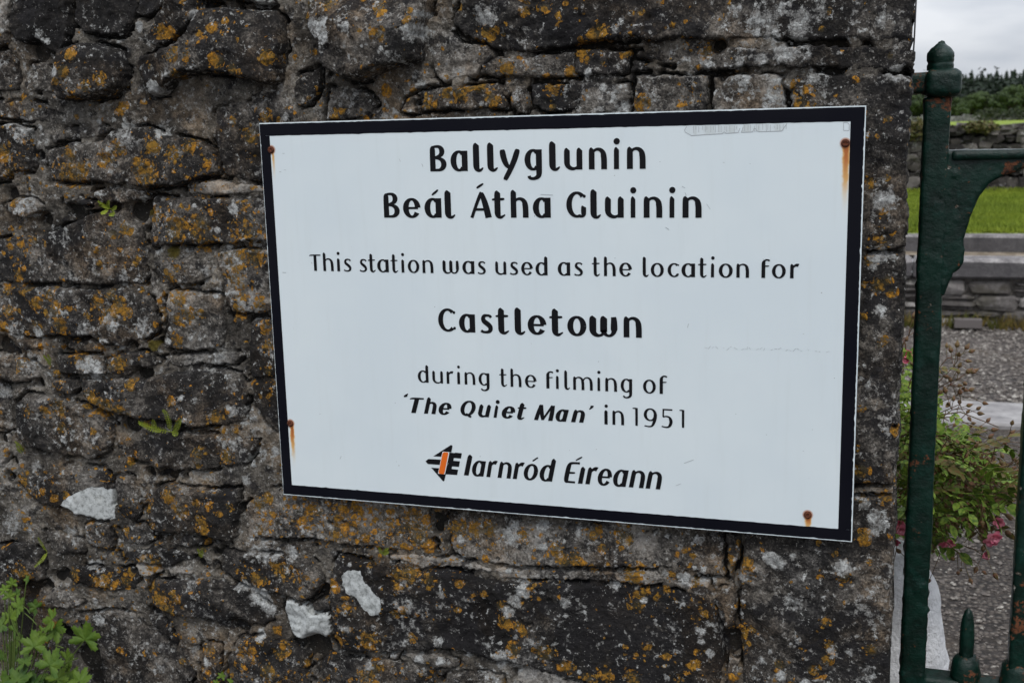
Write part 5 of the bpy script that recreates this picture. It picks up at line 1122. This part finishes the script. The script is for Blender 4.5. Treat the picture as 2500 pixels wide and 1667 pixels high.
def broad_mesh(seed):
    r = random.Random(seed); V, F = [], []
    cl = [(Vector((0,0,.52)),.36)]
    for _ in range(17):
        a_ = r.uniform(0,6.28); e_ = r.uniform(-.5,1.4); cl.append((Vector((math.cos(a_)*math.cos(e_)*.34,math.sin(a_)*math.cos(e_)*.34,.50+math.sin(e_)*.32)), r.uniform(.10,.20)))
    for c, rad in cl:
        for _ in range(170):
            d0 = Vector((r.gauss(0,1),r.gauss(0,1),r.gauss(0,1)+.25)).normalized(); d = d0*r.random()**.22; q = c+d*rad; a = d0.cross(Vector((r.gauss(0,1),r.gauss(0,1),r.gauss(0,1)))).normalized()*r.uniform(.018,.038); b = (a.cross(d0)+d0*r.gauss(0,.012)).normalized()*r.uniform(.014,.028); k = len(V); V += [q-a,q+b,q+a,q-b]; F.append((k,k+1,k+2,k+3))
    me = bpy.data.meshes.new('crown'); me.from_pydata([tuple(v) for v in V],[],F); me.update(); me.materials.append(M_BRD); return me
bms = [broad_mesh(100+k) for k in range(4)]; btr = trunk_mesh(.03,.55,M_BARK); lms = [limbs(k) for k in range(4)]
def tree(px, top, Y, kind, i, wide=1.0):
    q = P(px, top, Y); h = q[2]-ZFIELD; cx = q[0]
    t = bpy.data.objects.new('conifer_tree' if kind == 'c' else 'broadleaf_tree', None); COL.objects.link(t); t.location = (cx,Y+0,ZFIELD-.1); t.scale = (h*wide,h*wide,h); t.rotation_euler[2] = i*1.7
    for nm, me in ((('crown',cms[i%4]),('trunk',ctr)) if kind == 'c' else (('crown',bms[i%4]),('trunk',btr),('limbs',lms[i%4]))):
        o = bpy.data.objects.new(nm, me); COL.objects.link(o); o.parent = t
    if kind == 'c': tag(t,'tall dark conifer in the distant plantation behind the meadow','tree','conifers of the far plantation')
    else:
        BR.append(t); tag(t,'%s rounded green broadleaf tree from the left at the front edge of the far wood' % ORD[len(BR)-1],'tree','broadleaf trees along the far wood edge')
r = random.Random(31); BR = []; ORD = 'first second third fourth fifth sixth seventh eighth ninth tenth eleventh twelfth thirteenth fourteenth fifteenth sixteenth seventeenth'.split()
tops = [(2230,185),(2248,192),(2262,180),(2278,190),(2292,176),(2310,188),(2330,182),(2345,186),(2358,178),(2373,168),(2386,180),(2398,171),(2412,177),(2422,180),(2434,168),(2446,178),(2458,170),(2470,176),(2478,166),(2490,176),(2500,166),(2512,174),(2526,168)]
i = 0
for px, tp in tops: tree(px, tp, YC+r.uniform(-4,6), 'c', i, r.uniform(.9,1.25)); i += 1
for k in range(46): tree(2130+k*10.5+r.uniform(-4,4), r.uniform(182,196), YC+r.uniform(8,22), 'c', i, 1.2); i += 1
for k in range(14): tree(2560+k*26, r.uniform(165,182), YC+r.uniform(-4,6), 'c', i, 1.1); i += 1
for px, tp, w_ in [(2195,232,1.25),(2235,224,1.2),(2262,238,1.1),(2290,235,1.1),(2335,232,1.15),(2372,226,1.25),(2408,218,1.6),(2440,236,1.2),(2470,205,1.3),(2505,200,1.35),(2545,208,1.3),(2160,225,1.3),(2590,214,1.3),(2350,258,1.3),(2310,262,1.2),(2445,262,1.2),(2490,255,1.2)][:17] and sorted([(2195,232,1.25),(2235,224,1.2),(2262,238,1.1),(2290,235,1.1),(2335,232,1.15),(2372,226,1.25),(2408,218,1.6),(2440,236,1.2),(2470,205,1.3),(2505,200,1.35),(2545,208,1.3),(2160,225,1.3),(2590,214,1.3),(2350,258,1.3),(2310,262,1.2),(2445,262,1.2),(2490,255,1.2)]):
    tree(px, tp, YB+r.uniform(-3,3)-(8 if tp > 250 else 0), 'b', i, w_); i += 1
# dark undergrowth closing the foot of the wood
V, F = [], []; r = random.Random(77); xa, xb = P(2120,290,YB)[0]-8, P(2560,290,YB)[0]+20
for _ in range(16000):
    q = Vector((r.uniform(xa,xb), YB+r.uniform(4,14), ZFIELD+abs(r.gauss(0,2.4)))); a = Vector((r.gauss(0,1),r.gauss(0,1),r.gauss(0,.6))).normalized()*.42; b = a.cross(Vector((r.gauss(0,1),r.gauss(0,1),r.gauss(0,1)))).normalized()*.3; k = len(V); V += [q-a,q+b,q+a,q-b]; F.append((k,k+1,k+2,k+3))
o = pyd('undergrowth', V, F, M_CON, None, False); tag(o,'dense undergrowth filling the foot of the far wood','undergrowth',None,'stuff')
# ------------------------------------------------------------------ whitewashed guard stone behind the wall end
s = NT('flaking whitewash'); p = s.pos(); n_ = s.noise(s.vmul(p,(1,1,.35)),60,6,.7).outputs['Fac']; g_ = s.noise(p,16,5,.65).outputs['Fac']
c_ = s.mix(s.ss(g_,.50,.62,0,.65), (.88,.88,.88), (.70,.70,.70)); c_ = s.mix(s.ss(n_,.66,.70), c_, (.10,.10,.10))
s.bump(s.math('ADD', g_, s.math('MULTIPLY', n_, .4)), .018); M_WASH = s.fin(c_, .85, .3)
GYW = .75
q0 = P(2215,1345,GYW)
zt = P(2215,1335,GYW)[2]
prs = []
for py in (1335,1355,1390,1430,1470,1520,1580,1640,1720):
    xr = {1335:2225,1355:2250,1390:2272,1430:2285,1470:2291,1520:2299,1580:2303,1640:2309,1720:2318}[py]; prs.append((P(2220,py,GYW)[2], P(xr,py,GYW)[0]))
gcx = P(2160,1500,GYW)[0]
prof = [(z, max(.01,x-gcx)) for z, x in prs]; zl, rl = prof[-1]
prof = [(zt+.02,0)]+prof+[(zl*.5,rl*1.06),(-.02,rl*1.12)]
bm = bmesh.new(); lathe(bm, gcx, GYW, dens(prof,3), 36)
for v in bm.verts: d = mnoise.noise(v.co*9)*.016+mnoise.noise(v.co*28)*.006; v.co += Vector((v.co.x-gcx,v.co.y-GYW,0)).normalized()*d if (v.co.x-gcx)**2+(v.co.y-GYW)**2 > 1e-6 else Vector()
bmesh.ops.recalc_face_normals(bm, faces=bm.faces)
me = bpy.data.meshes.new('guard_stone'); bm.to_mesh(me); bm.free(); o = link('guard_stone', me, M_WASH); tag(o,'whitewashed rounded guard stone standing behind the wall end and the gate post','guard stone')
# ------------------------------------------------------------------ rose bush
M_RLEAF = leafmat('rose leaf', (.040,.085,.010),(.105,.190,.016),(.18,.25,.028), 16)
M_RLEAF2 = leafmat('rose leaf bronze', (.055,.060,.012),(.11,.125,.018),(.13,.075,.022), 16)
M_TWIG = leafmat('rose twig', (.085,.055,.022),(.075,.085,.022),(.12,.045,.028), 20)
M_BUD = leafmat('rose bud', (.085,.060,.028),(.13,.115,.035),(.17,.07,.04), 40)
s = NT('pink petal'); n_ = s.noise(s.pos(),45,3).outputs['Fac']; M_PETAL = s.fin(s.mix(s.ss(n_,.35,.65),(.62,.11,.19),(.85,.34,.42)), .6, .3)
rose = empty('rose_bush', P(2190,1667,.62)*np.array([1,1,0]), 'sprawling rose bush with pink flowers and brown buds, growing behind the gate post', 'rose bush')
def inpoly(x, y, pl):
    c = False
    for i in range(len(pl)):
        (x0,y0),(x1,y1) = pl[i-1], pl[i]
        if (y0 > y) != (y1 > y) and x < (x1-x0)*(y-y0)/(y1-y0)+x0: c = not c
    return c
def leaf_mesh(seed, mat):
    """a compound leaf: stalk and five or seven folded leaflets"""
    r = random.Random(seed); V, F = [], []
    def leaflet(base, d, L, up):
        side = d.cross(up).normalized(); k = len(V); w_ = L*.30
        for t, ww in ((0,0),(.25,.75),(.5,1),(.78,.7),(1,0)):
            q = base+d*L*t-up*L*.14*t*t
            if ww == 0: V.append(q)
            else: V.extend([q+side*w_*ww+up*L*.07, q, q-side*w_*ww+up*L*.07])
        F.extend([(k,k+1,k+2),(k,k+2,k+3),(k+1,k+4,k+5,k+2),(k+2,k+5,k+6,k+3),(k+4,k+7,k+8,k+5),(k+5,k+8,k+9,k+6),(k+7,k+10,k+8),(k+8,k+10,k+9)])
    up = Vector((0,0,1)); n = r.choice((2,3)); 
    for i in range(n):
        x = .018+i*.014
        for sg in (-1,1): leaflet(Vector((x,0,-.1*x)), Vector((.55,sg*.83,r.uniform(-.2,.15))).normalized(), r.uniform(.017,.023), up)
    leaflet(Vector((.018+n*.014,0,-.004)), Vector((1,0,-.2)).normalized(), .026, up)
    v_, f_ = tube('x', [(0,0,0),(.02,0,-.001),(.018+n*.014,0,-.004)], .0007, None, None, 4); k = len(V); V += v_; F += [tuple(k+i for i in q) for q in f_]
    me = bpy.data.meshes.new('leaf'); me.from_pydata([tuple(v) for v in V],[],F); me.update(); me.materials.append(mat); return me
lm = [leaf_mesh(k, M_RLEAF) for k in range(5)]+[leaf_mesh(9, M_RLEAF2), leaf_mesh(10, M_RLEAF2)]
def place(name, me, loc, rot, sc, parent):
    o = bpy.data.objects.new(name, me); COL.objects.link(o); o.parent = parent; o.matrix_parent_inverse = Matrix.Translation(-parent.location)
    o.location = loc; o.rotation_euler = rot; o.scale = (sc,)*3; return o
region = [(2175,850),(2200,830),(2232,850),(2262,905),(2300,985),(2330,1010),(2345,1040),(2372,1040),(2440,1030),(2462,1058),(2440,1090),(2462,1140),(2500,1150),(2515,1220),(2480,1240),(2440,1262),(2400,1300),(2340,1315),(2280,1320),(2230,1335),(2175,1330)]
dense = [(2180,1020),(2232,1000),(2300,1060),(2380,1085),(2440,1140),(2480,1190),(2440,1235),(2380,1285),(2290,1300),(2175,1310)]
r = random.Random(55); nl = 0
bs = np.array([P(2140,1640,.80)[0]-.12,.85,0.0])
# arching canes
SV, SF = [], []
tips = []
for k in range(34):
    for _ in range(60):
        px, py = r.uniform(2180,2500), r.uniform(860,1320)
        if inpoly(px,py,region): break
    Yt = r.uniform(.45,.95); tip = P(px,py,Yt); tips.append((tip,px,py,Yt))
    top = np.array([bs[0]*.9+tip[0]*.1, .5*(bs[1]+Yt), max(tip[2]+r.uniform(.10,.25), 1.05)])
    pts = [ (1-t)**2*bs*1.0+2*t*(1-t)*top*1.0+t*t*tip for t in np.linspace(0,1,9)]
    v_, f_ = tube('x', pts, .0032, None, None, 5, .0010); q = len(SV); SV += v_; SF += [tuple(q+i for i in w_) for w_ in f_]
pyd('cane', SV, SF, M_TWIG, rose)
buds_me = []
for k in range(3):
    bm = bmesh.new(); lathe(bm,0,0,[(0,0),(.001,.0022),(.004,.0042),(.007,.0040),(.010,.0026),(.013,.0008),(.015,0)],7); me = bpy.data.meshes.new('bud'); bm.to_mesh(me); bm.free(); me.materials.append(M_BUD); buds_me.append(me)
TV, TF = [], []
def twig(a, b, r0=.0010):
    global TV, TF
    a, b = Vector(a), Vector(b); m_ = (a+b)/2+Vector((r.uniform(-1,1),r.uniform(-1,1),r.uniform(0,1)))*(b-a).length*.12
    v_, f_ = tube('x', [a,m_,b], r0, None, None, 4, r0*.7); q = len(TV); TV += v_; TF += [tuple(q+i for i in w_) for w_ in f_]
for k in range(285):
    for _ in range(80):
        px, py = r.uniform(2172,2515), r.uniform(850,1335)
        if inpoly(px,py,dense if k > 60 else region): break
    Y = r.uniform(.42,.98); q = P(px,py,Y); small = 1.0 if py > 1000 else .8
    yaw = r.uniform(-1.4,1.4) if r.random() < .7 else r.uniform(0,6.28)
    place('leaf', lm[r.randrange(5) if r.random() < .74 else 5+r.randrange(2)], q, (r.uniform(-.9,.7),r.uniform(-.5,.6),yaw), small*r.uniform(.75,1.35), rose); nl += 1
    if k%3 == 0: twig(q, np.array(q)+np.array([r.uniform(-.06,.01),r.uniform(-.03,.03),r.uniform(-.08,-.02)]))
# the many small leaves inside the bush that cannot be told apart
FV, FF = [], []
for k in range(2000):
    for _ in range(80):
        px, py = r.uniform(2172,2515), r.uniform(850,1335)
        if inpoly(px,py,dense if k > 350 else [(2172,860),(2235,850),(2300,1010),(2330,1060),(2172,1060)]): break
    q = Vector(P(px,py,r.uniform(.5,1.0))); a = Vector((r.gauss(0,1),r.gauss(0,.6),r.gauss(0,.6))).normalized()*r.uniform(.006,.012); n_v = Vector((r.gauss(0,.6),-1,r.gauss(.8,.6))).normalized(); b = a.cross(n_v).normalized()*a.length*.55; kk = len(FV)
    FV += [q-a,q-a*.2+b,q+a,q-a*.2-b]; FF.append((kk,kk+1,kk+2,kk+3))
tag(pyd('foliage', FV, FF, M_RLEAF, rose, False), kind='stuff')
FV, FF = [], []
for k in range(1100):
    for _ in range(80):
        px, py = r.uniform(2240,2515), r.uniform(1040,1300)
        if inpoly(px,py,dense): break
    q = Vector(P(px,py,r.uniform(.46,.9))); a = Vector((r.gauss(0,1),r.gauss(0,.6),r.gauss(0,.8))).normalized()*r.uniform(.0035,.007); b = a.cross(Vector((r.gauss(0,.6),-1,r.gauss(.8,.6))).normalized()).normalized()*a.length*.6; kk = len(FV)
    FV += [q-a,q-a*.2+b,q+a,q-a*.2-b]; FF.append((kk,kk+1,kk+2,kk+3))
tag(pyd('dry_bracts', FV, FF, M_BUD, rose, False), kind='stuff')
bc = 0
def spray(px, py, Y, n, dx, dz, spread=.035):
    """a spray of small buds on thin reddish stalks"""
    global bc
    root = np.array(P(px,py,Y)); mid_ = root+np.array([dx*.5,0,dz*.5]); twig(root-np.array([dx*.7,0,dz*.7+.02]), mid_, .0013)
    for _ in range(n):
        e = root+np.array([dx+r.uniform(-spread,spread),r.uniform(-.03,.03),dz+r.uniform(-spread,spread)]); twig(mid_, e, .0009)
        d = Vector(e-mid_).normalized(); o = place('bud', buds_me[bc%3], e, (0,0,0), r.uniform(.85,1.25), rose); o.rotation_mode = 'QUATERNION'; o.rotation_quaternion = Vector((0,0,1)).rotation_difference(d); bc += 1
for px,py,n,dx,dz in [(2198,850,5,.0,.03),(2212,830,4,.01,.02),(2205,880,4,.0,.02),(2190,900,3,0,.02),(2220,930,4,.01,.02),(2300,890,3,.02,.03),(2310,905,5,.03,.02),(2318,925,4,.03,.0),(2300,945,5,.03,.01),(2310,970,5,.04,.01),(2325,985,4,.03,0),(2305,1005,5,.03,.01),(2320,1030,5,.03,0),(2360,1065,5,.04,.02),(2350,1100,6,.05,0),(2400,1100,6,.05,.02),(2430,1090,4,.04,.02),(2380,1150,7,.06,0),(2420,1160,7,.05,0),(2450,1180,5,.03,.0),(2340,1180,7,.04,0),(2360,1230,7,.05,0),(2400,1230,6,.05,-.01),(2310,1240,6,.04,0),(2320,1325,3,.03,-.035),(2345,1335,3,.02,-.04),(2380,1335,3,.03,-.03),(2290,1330,2,.01,-.04),(2205,1345,2,.02,-.035),(2450,1130,5,.05,.01),(2470,1150,3,.03,.01),(2330,1130,6,.03,.01),(2365,1190,7,.04,.01),(2300,1200,6,.03,.0),(2410,1200,7,.04,.01),(2440,1145,6,.03,.01),(2345,1265,6,.03,0),(2390,1270,6,.03,0),(2315,1160,6,.03,0)]:
    spray(px,py,r.uniform(.45,.9),n,dx,dz)
print('buds', bc, 'leaves', nl)
def flower_mesh(seed, op):
    r2 = random.Random(seed); V, F = [], []
    for ring,(n,tilt,L) in enumerate(((5,op,.017),(5,op*.6,.015),(4,op*.3,.012))):
        for i in range(n):
            a = 6.283*(i+ring*.5)/n+r2.uniform(-.2,.2); u_ = Vector((math.cos(a),math.sin(a),0)); s_ = Vector((-math.sin(a),math.cos(a),0)); k = len(V)
            for t in (0,.35,.7,1):
                ti = tilt*(.4+.6*t); q = u_*math.sin(ti)*L*t+Vector((0,0,math.cos(ti)*L*t)); ww = (.25,.8,1,.55)[int(t*3+.2)]*L*.42
                V += [q-s_*ww-u_*ww*.35,q,q+s_*ww-u_*ww*.35]
            for j in range(3): b_ = k+j*3; F += [(b_,b_+1,b_+4,b_+3),(b_+1,b_+2,b_+5,b_+4)]
    me = bpy.data.meshes.new('flower'); me.from_pydata([tuple(v) for v in V],[],F); me.update(); me.materials.append(M_PETAL); me.polygons.foreach_set('use_smooth',[True]*len(me.polygons)); return me
fm_ = [flower_mesh(1,1.25),flower_mesh(2,.9),flower_mesh(3,.45)]
for px,py,Y,k,sc,rot in [(2424,1306,.50,0,1.1,(2.0,0,.4)),(2417,1312,.51,1,1.1,(2.1,.5,.3)),(2438,1272,.55,1,.9,(1.6,.4,0)),(2305,1322,.52,0,.85,(2.4,0,.3)),(2322,1320,.53,1,.8,(1.9,.4,0)),(2410,1345,.5,2,1.0,(2.6,.2,0)),(2201,1289,.5,0,.95,(1.9,0,0)),(2199,1275,.52,1,.8,(1.8,.2,0)),(2184,1314,.5,1,.95,(2.2,0,0)),(2212,867,.6,1,.9,(1.3,.5,0)),(2214,875,.6,2,.9,(1.8,.9,0)),(2353,1188,.6,2,.7,(1.2,.3,0)),(2192,1210,.6,2,.7,(1.2,.3,0))]:
    q = P(px,py,Y); place('flower', fm_[k], q, rot, sc, rose); twig(q, np.array(q)+np.array([-.02,.01,.05]), .0011)
tag(pyd('twig', TV, TF, M_TWIG, rose), kind='stuff')
# ------------------------------------------------------------------ small plants on the wall face
M_FERN = leafmat('fern frond', (.085,.15,.010),(.17,.24,.016),(.26,.28,.03), 60)
def fern(px, py, fronds, label, dy=-.015, mat=None):
    V, F = [], []; base = np.array(P(px,py,dy-.005))
    for pts in fronds:
        q = [np.array(P(a,b,dy-.02*(i/len(pts)))) for i,(a,b) in enumerate(pts)]
        q = [base*.0+a for a in q]; m_ = 17
        cur = [Vector(np.array([np.interp(t*(len(q)-1), range(len(q)), [w_[k] for w_ in q]) for k in range(3)])) for t in np.linspace(0,1,m_)]
        v_, f_ = tube('x', cur, .0006, None, None, 4); k = len(V); V += v_; F += [tuple(k+i for i in w_) for w_ in f_]
        for i in range(2,m_-1):
            d = (cur[i+1]-cur[i-1]).normalized(); sd_v = d.cross(Vector((0,-1,0))).normalized(); L = (.0058 if len(fronds) > 3 and px > 300 else .0036)*math.sin(math.pi*min(1,(i/m_)*.85+.15))**.6
            for sg in (-1,1):
                a_ = cur[i]; b_ = a_+sd_v*sg*L+d*L*.25+Vector((0,-.0015,0)); k = len(V); V += [a_-d*.0004,b_-d*.0008,b_+d*.0008,a_+d*.0004]; F.append((k,k+1,k+2,k+3))
    o = pyd('fern', V, F, mat or M_FERN, None, False); tag(o, label, 'fern')
bq = lambda x, y: (x/2.8, 540+y/2.8)
aq = lambda x, y: (x/2.8, y/2.8)
fern(400,1045,[[bq(1170,1440),bq(1080,1420),bq(1000,1400),bq(945,1365)],[bq(1165,1440),bq(1160,1380),bq(1140,1310),bq(1115,1285)],[bq(1180,1440),bq(1210,1410),bq(1225,1375),bq(1240,1355)],[bq(1130,1430),bq(1060,1420),bq(1055,1375),bq(1052,1355)],[bq(1120,1430),bq(1050,1425),bq(990,1385),bq(950,1378)],[bq(1170,1440),bq(1200,1450),bq(1218,1440)]],'bright yellow green spleenwort fern in a joint left of the sign bottom')
fern(260,505,[[aq(760,1430),aq(720,1410),aq(670,1372)],[aq(750,1430),aq(740,1395),aq(750,1370)],[aq(760,1440),aq(790,1420),aq(800,1410)],[aq(740,1430),aq(720,1450),aq(690,1462)],[aq(770,1440),aq(785,1465),aq(745,1470)],[aq(740,1425),aq(700,1405),aq(680,1400)]],'small yellow green fern in a dark hole, upper left of the wall')
cq = lambda x, y: (x/2.671, 1080+y/2.671)
fern(115,1350,[[cq(310,715),cq(280,760),cq(225,812)],[cq(305,710),cq(270,650),cq(250,615)]],'thin drooping yellow fern strand low on the left')
fern(480,1345,[[cq(1310,750),cq(1305,715),cq(1290,690)],[cq(1310,750),cq(1320,720),cq(1322,700)]],'tiny green fern in a joint below the long bluish stone')
fern(118,875,[[bq(345,990),bq(330,950),bq(300,915)],[bq(345,985),bq(345,940),bq(330,910)]],'tiny green fern beside the small white lichened stone')
dq = lambda x, y: (650+x/2.94, 1180+y/2.94)
fern(930,1345,[[dq(840,510),dq(820,480),dq(815,455)],[dq(845,510),dq(850,480),dq(878,462)],[dq(835,508),dq(860,495),dq(880,485)]],'tiny fern tuft under the lower border of the sign')
fern(48,1095,[[cq(150,60),cq(135,20),cq(100,-10)],[cq(140,70),cq(120,40),cq(110,10)]],'dull green fern sprig at the left edge of the wall')
# mallow like leaves, lower left
s = NT('lobed leaf'); p = s.pos(); n_ = s.noise(p,30,4,.6).outputs['Fac']; rd = s.rand()
c_ = s.mix(rd, (.014,.050,.004), (.080,.135,.009)); c_ = s.mix(s.ss(n_,.4,.65,0,.4), c_, (.11,.165,.014)); s.bump(s.noise(p,120,3).outputs['Fac'],.002); M_LOBE = s.fin(c_, .6, .3)
def lobed(seed, nl_=5):
    """palmate leaf: toothed lobes round a centre, slightly cupped, with relief along the veins"""
    r2 = random.Random(seed); V = [Vector((0,0,0))]; rim = []
    N_ = nl_*8
    for i in range(N_+1):
        a = -2.45+4.9*i/N_; ph = (i/N_*nl_)%1.0; lobe = 1-abs(ph-.5)*2
        rr = .52+.48*lobe**.85+(.13 if (i%2) else -.05)*(.3 if lobe < .2 else 1); rr *= (1-.10*abs(a))*r2.uniform(.94,1.06)
        rim.append((a,rr,lobe))
    F = []
    for k,f in enumerate((.38,.72,1.0)):
        for a,rr,lobe in rim:
            R_ = rr*f if f == 1 else min(rr*f, rr); V.append(Vector((R_*math.cos(a),R_*math.sin(a),.16*R_*R_-(1-lobe)*.10*f+r2.uniform(-.01,.01)-.22*max(0,R_-.6)**1.5)))
    n = len(rim)
    for i in range(n-1):
        F.append((0,1+i,2+i))
        for k in range(2): a = 1+k*n; F.append((a+i,a+n+i,a+n+i+1,a+i+1))
    me = bpy.data.meshes.new('leaf'); me.from_pydata([tuple(v) for v in V],[],F); me.update(); me.materials.append(M_LOBE); me.polygons.foreach_set('use_smooth',[True]*len(me.polygons)); return me
lobes = [lobed(k, 5 if k%2 else 5) for k in range(4)]
M_STALK = simple_mat('green stalk',(.075,.11,.022),.6,.3); M_STALKR = simple_mat('reddish stalk',(.11,.035,.018),.6,.3)
pq = lambda x, y: (x/5.463, 1380+y/5.463)
mal = empty('wild_geranium', P(30,1700,-.05), 'wild plant with lobed bright green leaves growing at the lower left foot of the wall', 'plant')
LV = [ # centre x,y, size, in-plane angle, tilt, depth, mesh
 (690,720,46,200,.5,-.045,0),(1130,990,62,75,.25,-.06,1),(130,700,40,110,.6,-.05,2),(230,560,42,60,.9,-.07,3),(450,1080,52,95,.55,-.09,1),(660,1330,60,70,1.0,-.11,2),(330,1300,38,120,.8,-.10,0),(120,420,26,80,.6,-.05,1),(60,330,22,120,.5,-.05,2),(140,1160,42,20,.5,-.03,3),(930,1420,56,280,.7,-.06,0),(760,1520,44,60,.8,-.09,2),(230,1540,60,90,.9,-.11,1),(560,900,34,250,.7,-.04,3),(30,780,36,200,.7,-.06,0),(20,1240,30,100,.6,-.04,2),(220,380,22,60,.6,-.04,3),(480,560,30,150,.6,-.03,1),(1060,1540,46,80,.9,-.08,2),(880,1250,40,30,.7,-.05,1),(350,200,20,70,.6,-.03,0),(160,250,24,100,.5,-.03,1),(820,1640,50,60,.7,-.06,3),(180,860,34,60,.6,-.06,2),(420,1600,50,40,.7,-.10,3),(60,1660,60,100,.7,-.08,0),(250,1000,30,170,.6,-.03,2),(640,1640,50,100,.8,-.08,1),(720,840,48,-60,.5,-.04,3)]
rt = np.array(P(40,1760,-.04))
for i,(x,y,sz,ang,tilt,dy,k) in enumerate(LV):
    px,py = pq(x,y); q = P(px,py,dy); sc = sz*1.02/1530
    o = bpy.data.objects.new('leaf', lobes[k]); COL.objects.link(o); o.parent = mal; o.matrix_parent_inverse = Matrix.Translation(-mal.location)
    rx = Matrix.Rotation(R(90)-tilt*(.5 if i%2 else .9),4,'X'); rz = Matrix.Rotation(R(ang),4,'Z'); ry = Matrix.Rotation(((i*37)%10-5)*.09,4,'Z')
    o.matrix_basis = Matrix.Translation(Vector(q))@ry@rx@rz@Matrix.Scale(sc,4)
SV, SF = [], []
for i,(x,y,sz,ang,tilt,dy,k) in enumerate(LV):
    q = np.array(P(*pq(x,y),dy)); e = rt+np.array([(x/5.463)/1530*.4,0,0]); m_ = (q+e)/2+np.array([0,-.01,.02]); v_, f_ = tube('x', [e,m_*.6+e*.4+np.array([0,-.01,0]),m_,q], .0016, None, None, 5, .0010); kk = len(SV); SV += v_; SF += [tuple(kk+j for j in w_) for w_ in f_]
for pts, red in (([(270,590),(350,650),(430,720),(490,790)],0),([(290,530),(360,580),(400,640)],0),([(150,720),(200,830),(260,950),(290,1040)],0),([(450,1090),(490,1150),(480,1220),(420,1250)],0),([(810,850),(840,900),(810,990),(750,1080)],0),([(650,1340),(680,1420),(665,1500)],0),([(1040,1230),(900,1290),(780,1350),(690,1390),(580,1400)],0),([(700,1230),(710,1330),(700,1450),(715,1560)],1),([(540,1450),(600,1510),(650,1560)],0),([(850,1100),(790,1075),(740,1060)],1)):
    v_, f_ = tube('x', [P(*pq(a,b),-.07) for a,b in pts], .0014, None, None, 5, .0010); kk = len(SV); SV += v_; SF += [tuple(kk+j for j in w_) for w_ in f_]
pyd('stalk', SV, SF, M_STALK, mal)
# leaf tips at the bottom edge and the leaf at the wall end
fp_ = empty('seedling', P(548,1690,-.03), 'small green leafy seedling at the bottom edge below the sign', 'plant')
for x,y,a,sc in ((540,1652,80,18),(560,1664,20,15),(528,1668,140,15)):
    o = bpy.data.objects.new('leaf', lobes[1]); COL.objects.link(o); o.parent = fp_; o.matrix_parent_inverse = Matrix.Translation(-fp_.location); o.matrix_basis = Matrix.Translation(Vector(P(x,y,-.035)))@Matrix.Rotation(R(70),4,'X')@Matrix.Rotation(R(a),4,'Z')@Matrix.Scale(sc/1530,4)
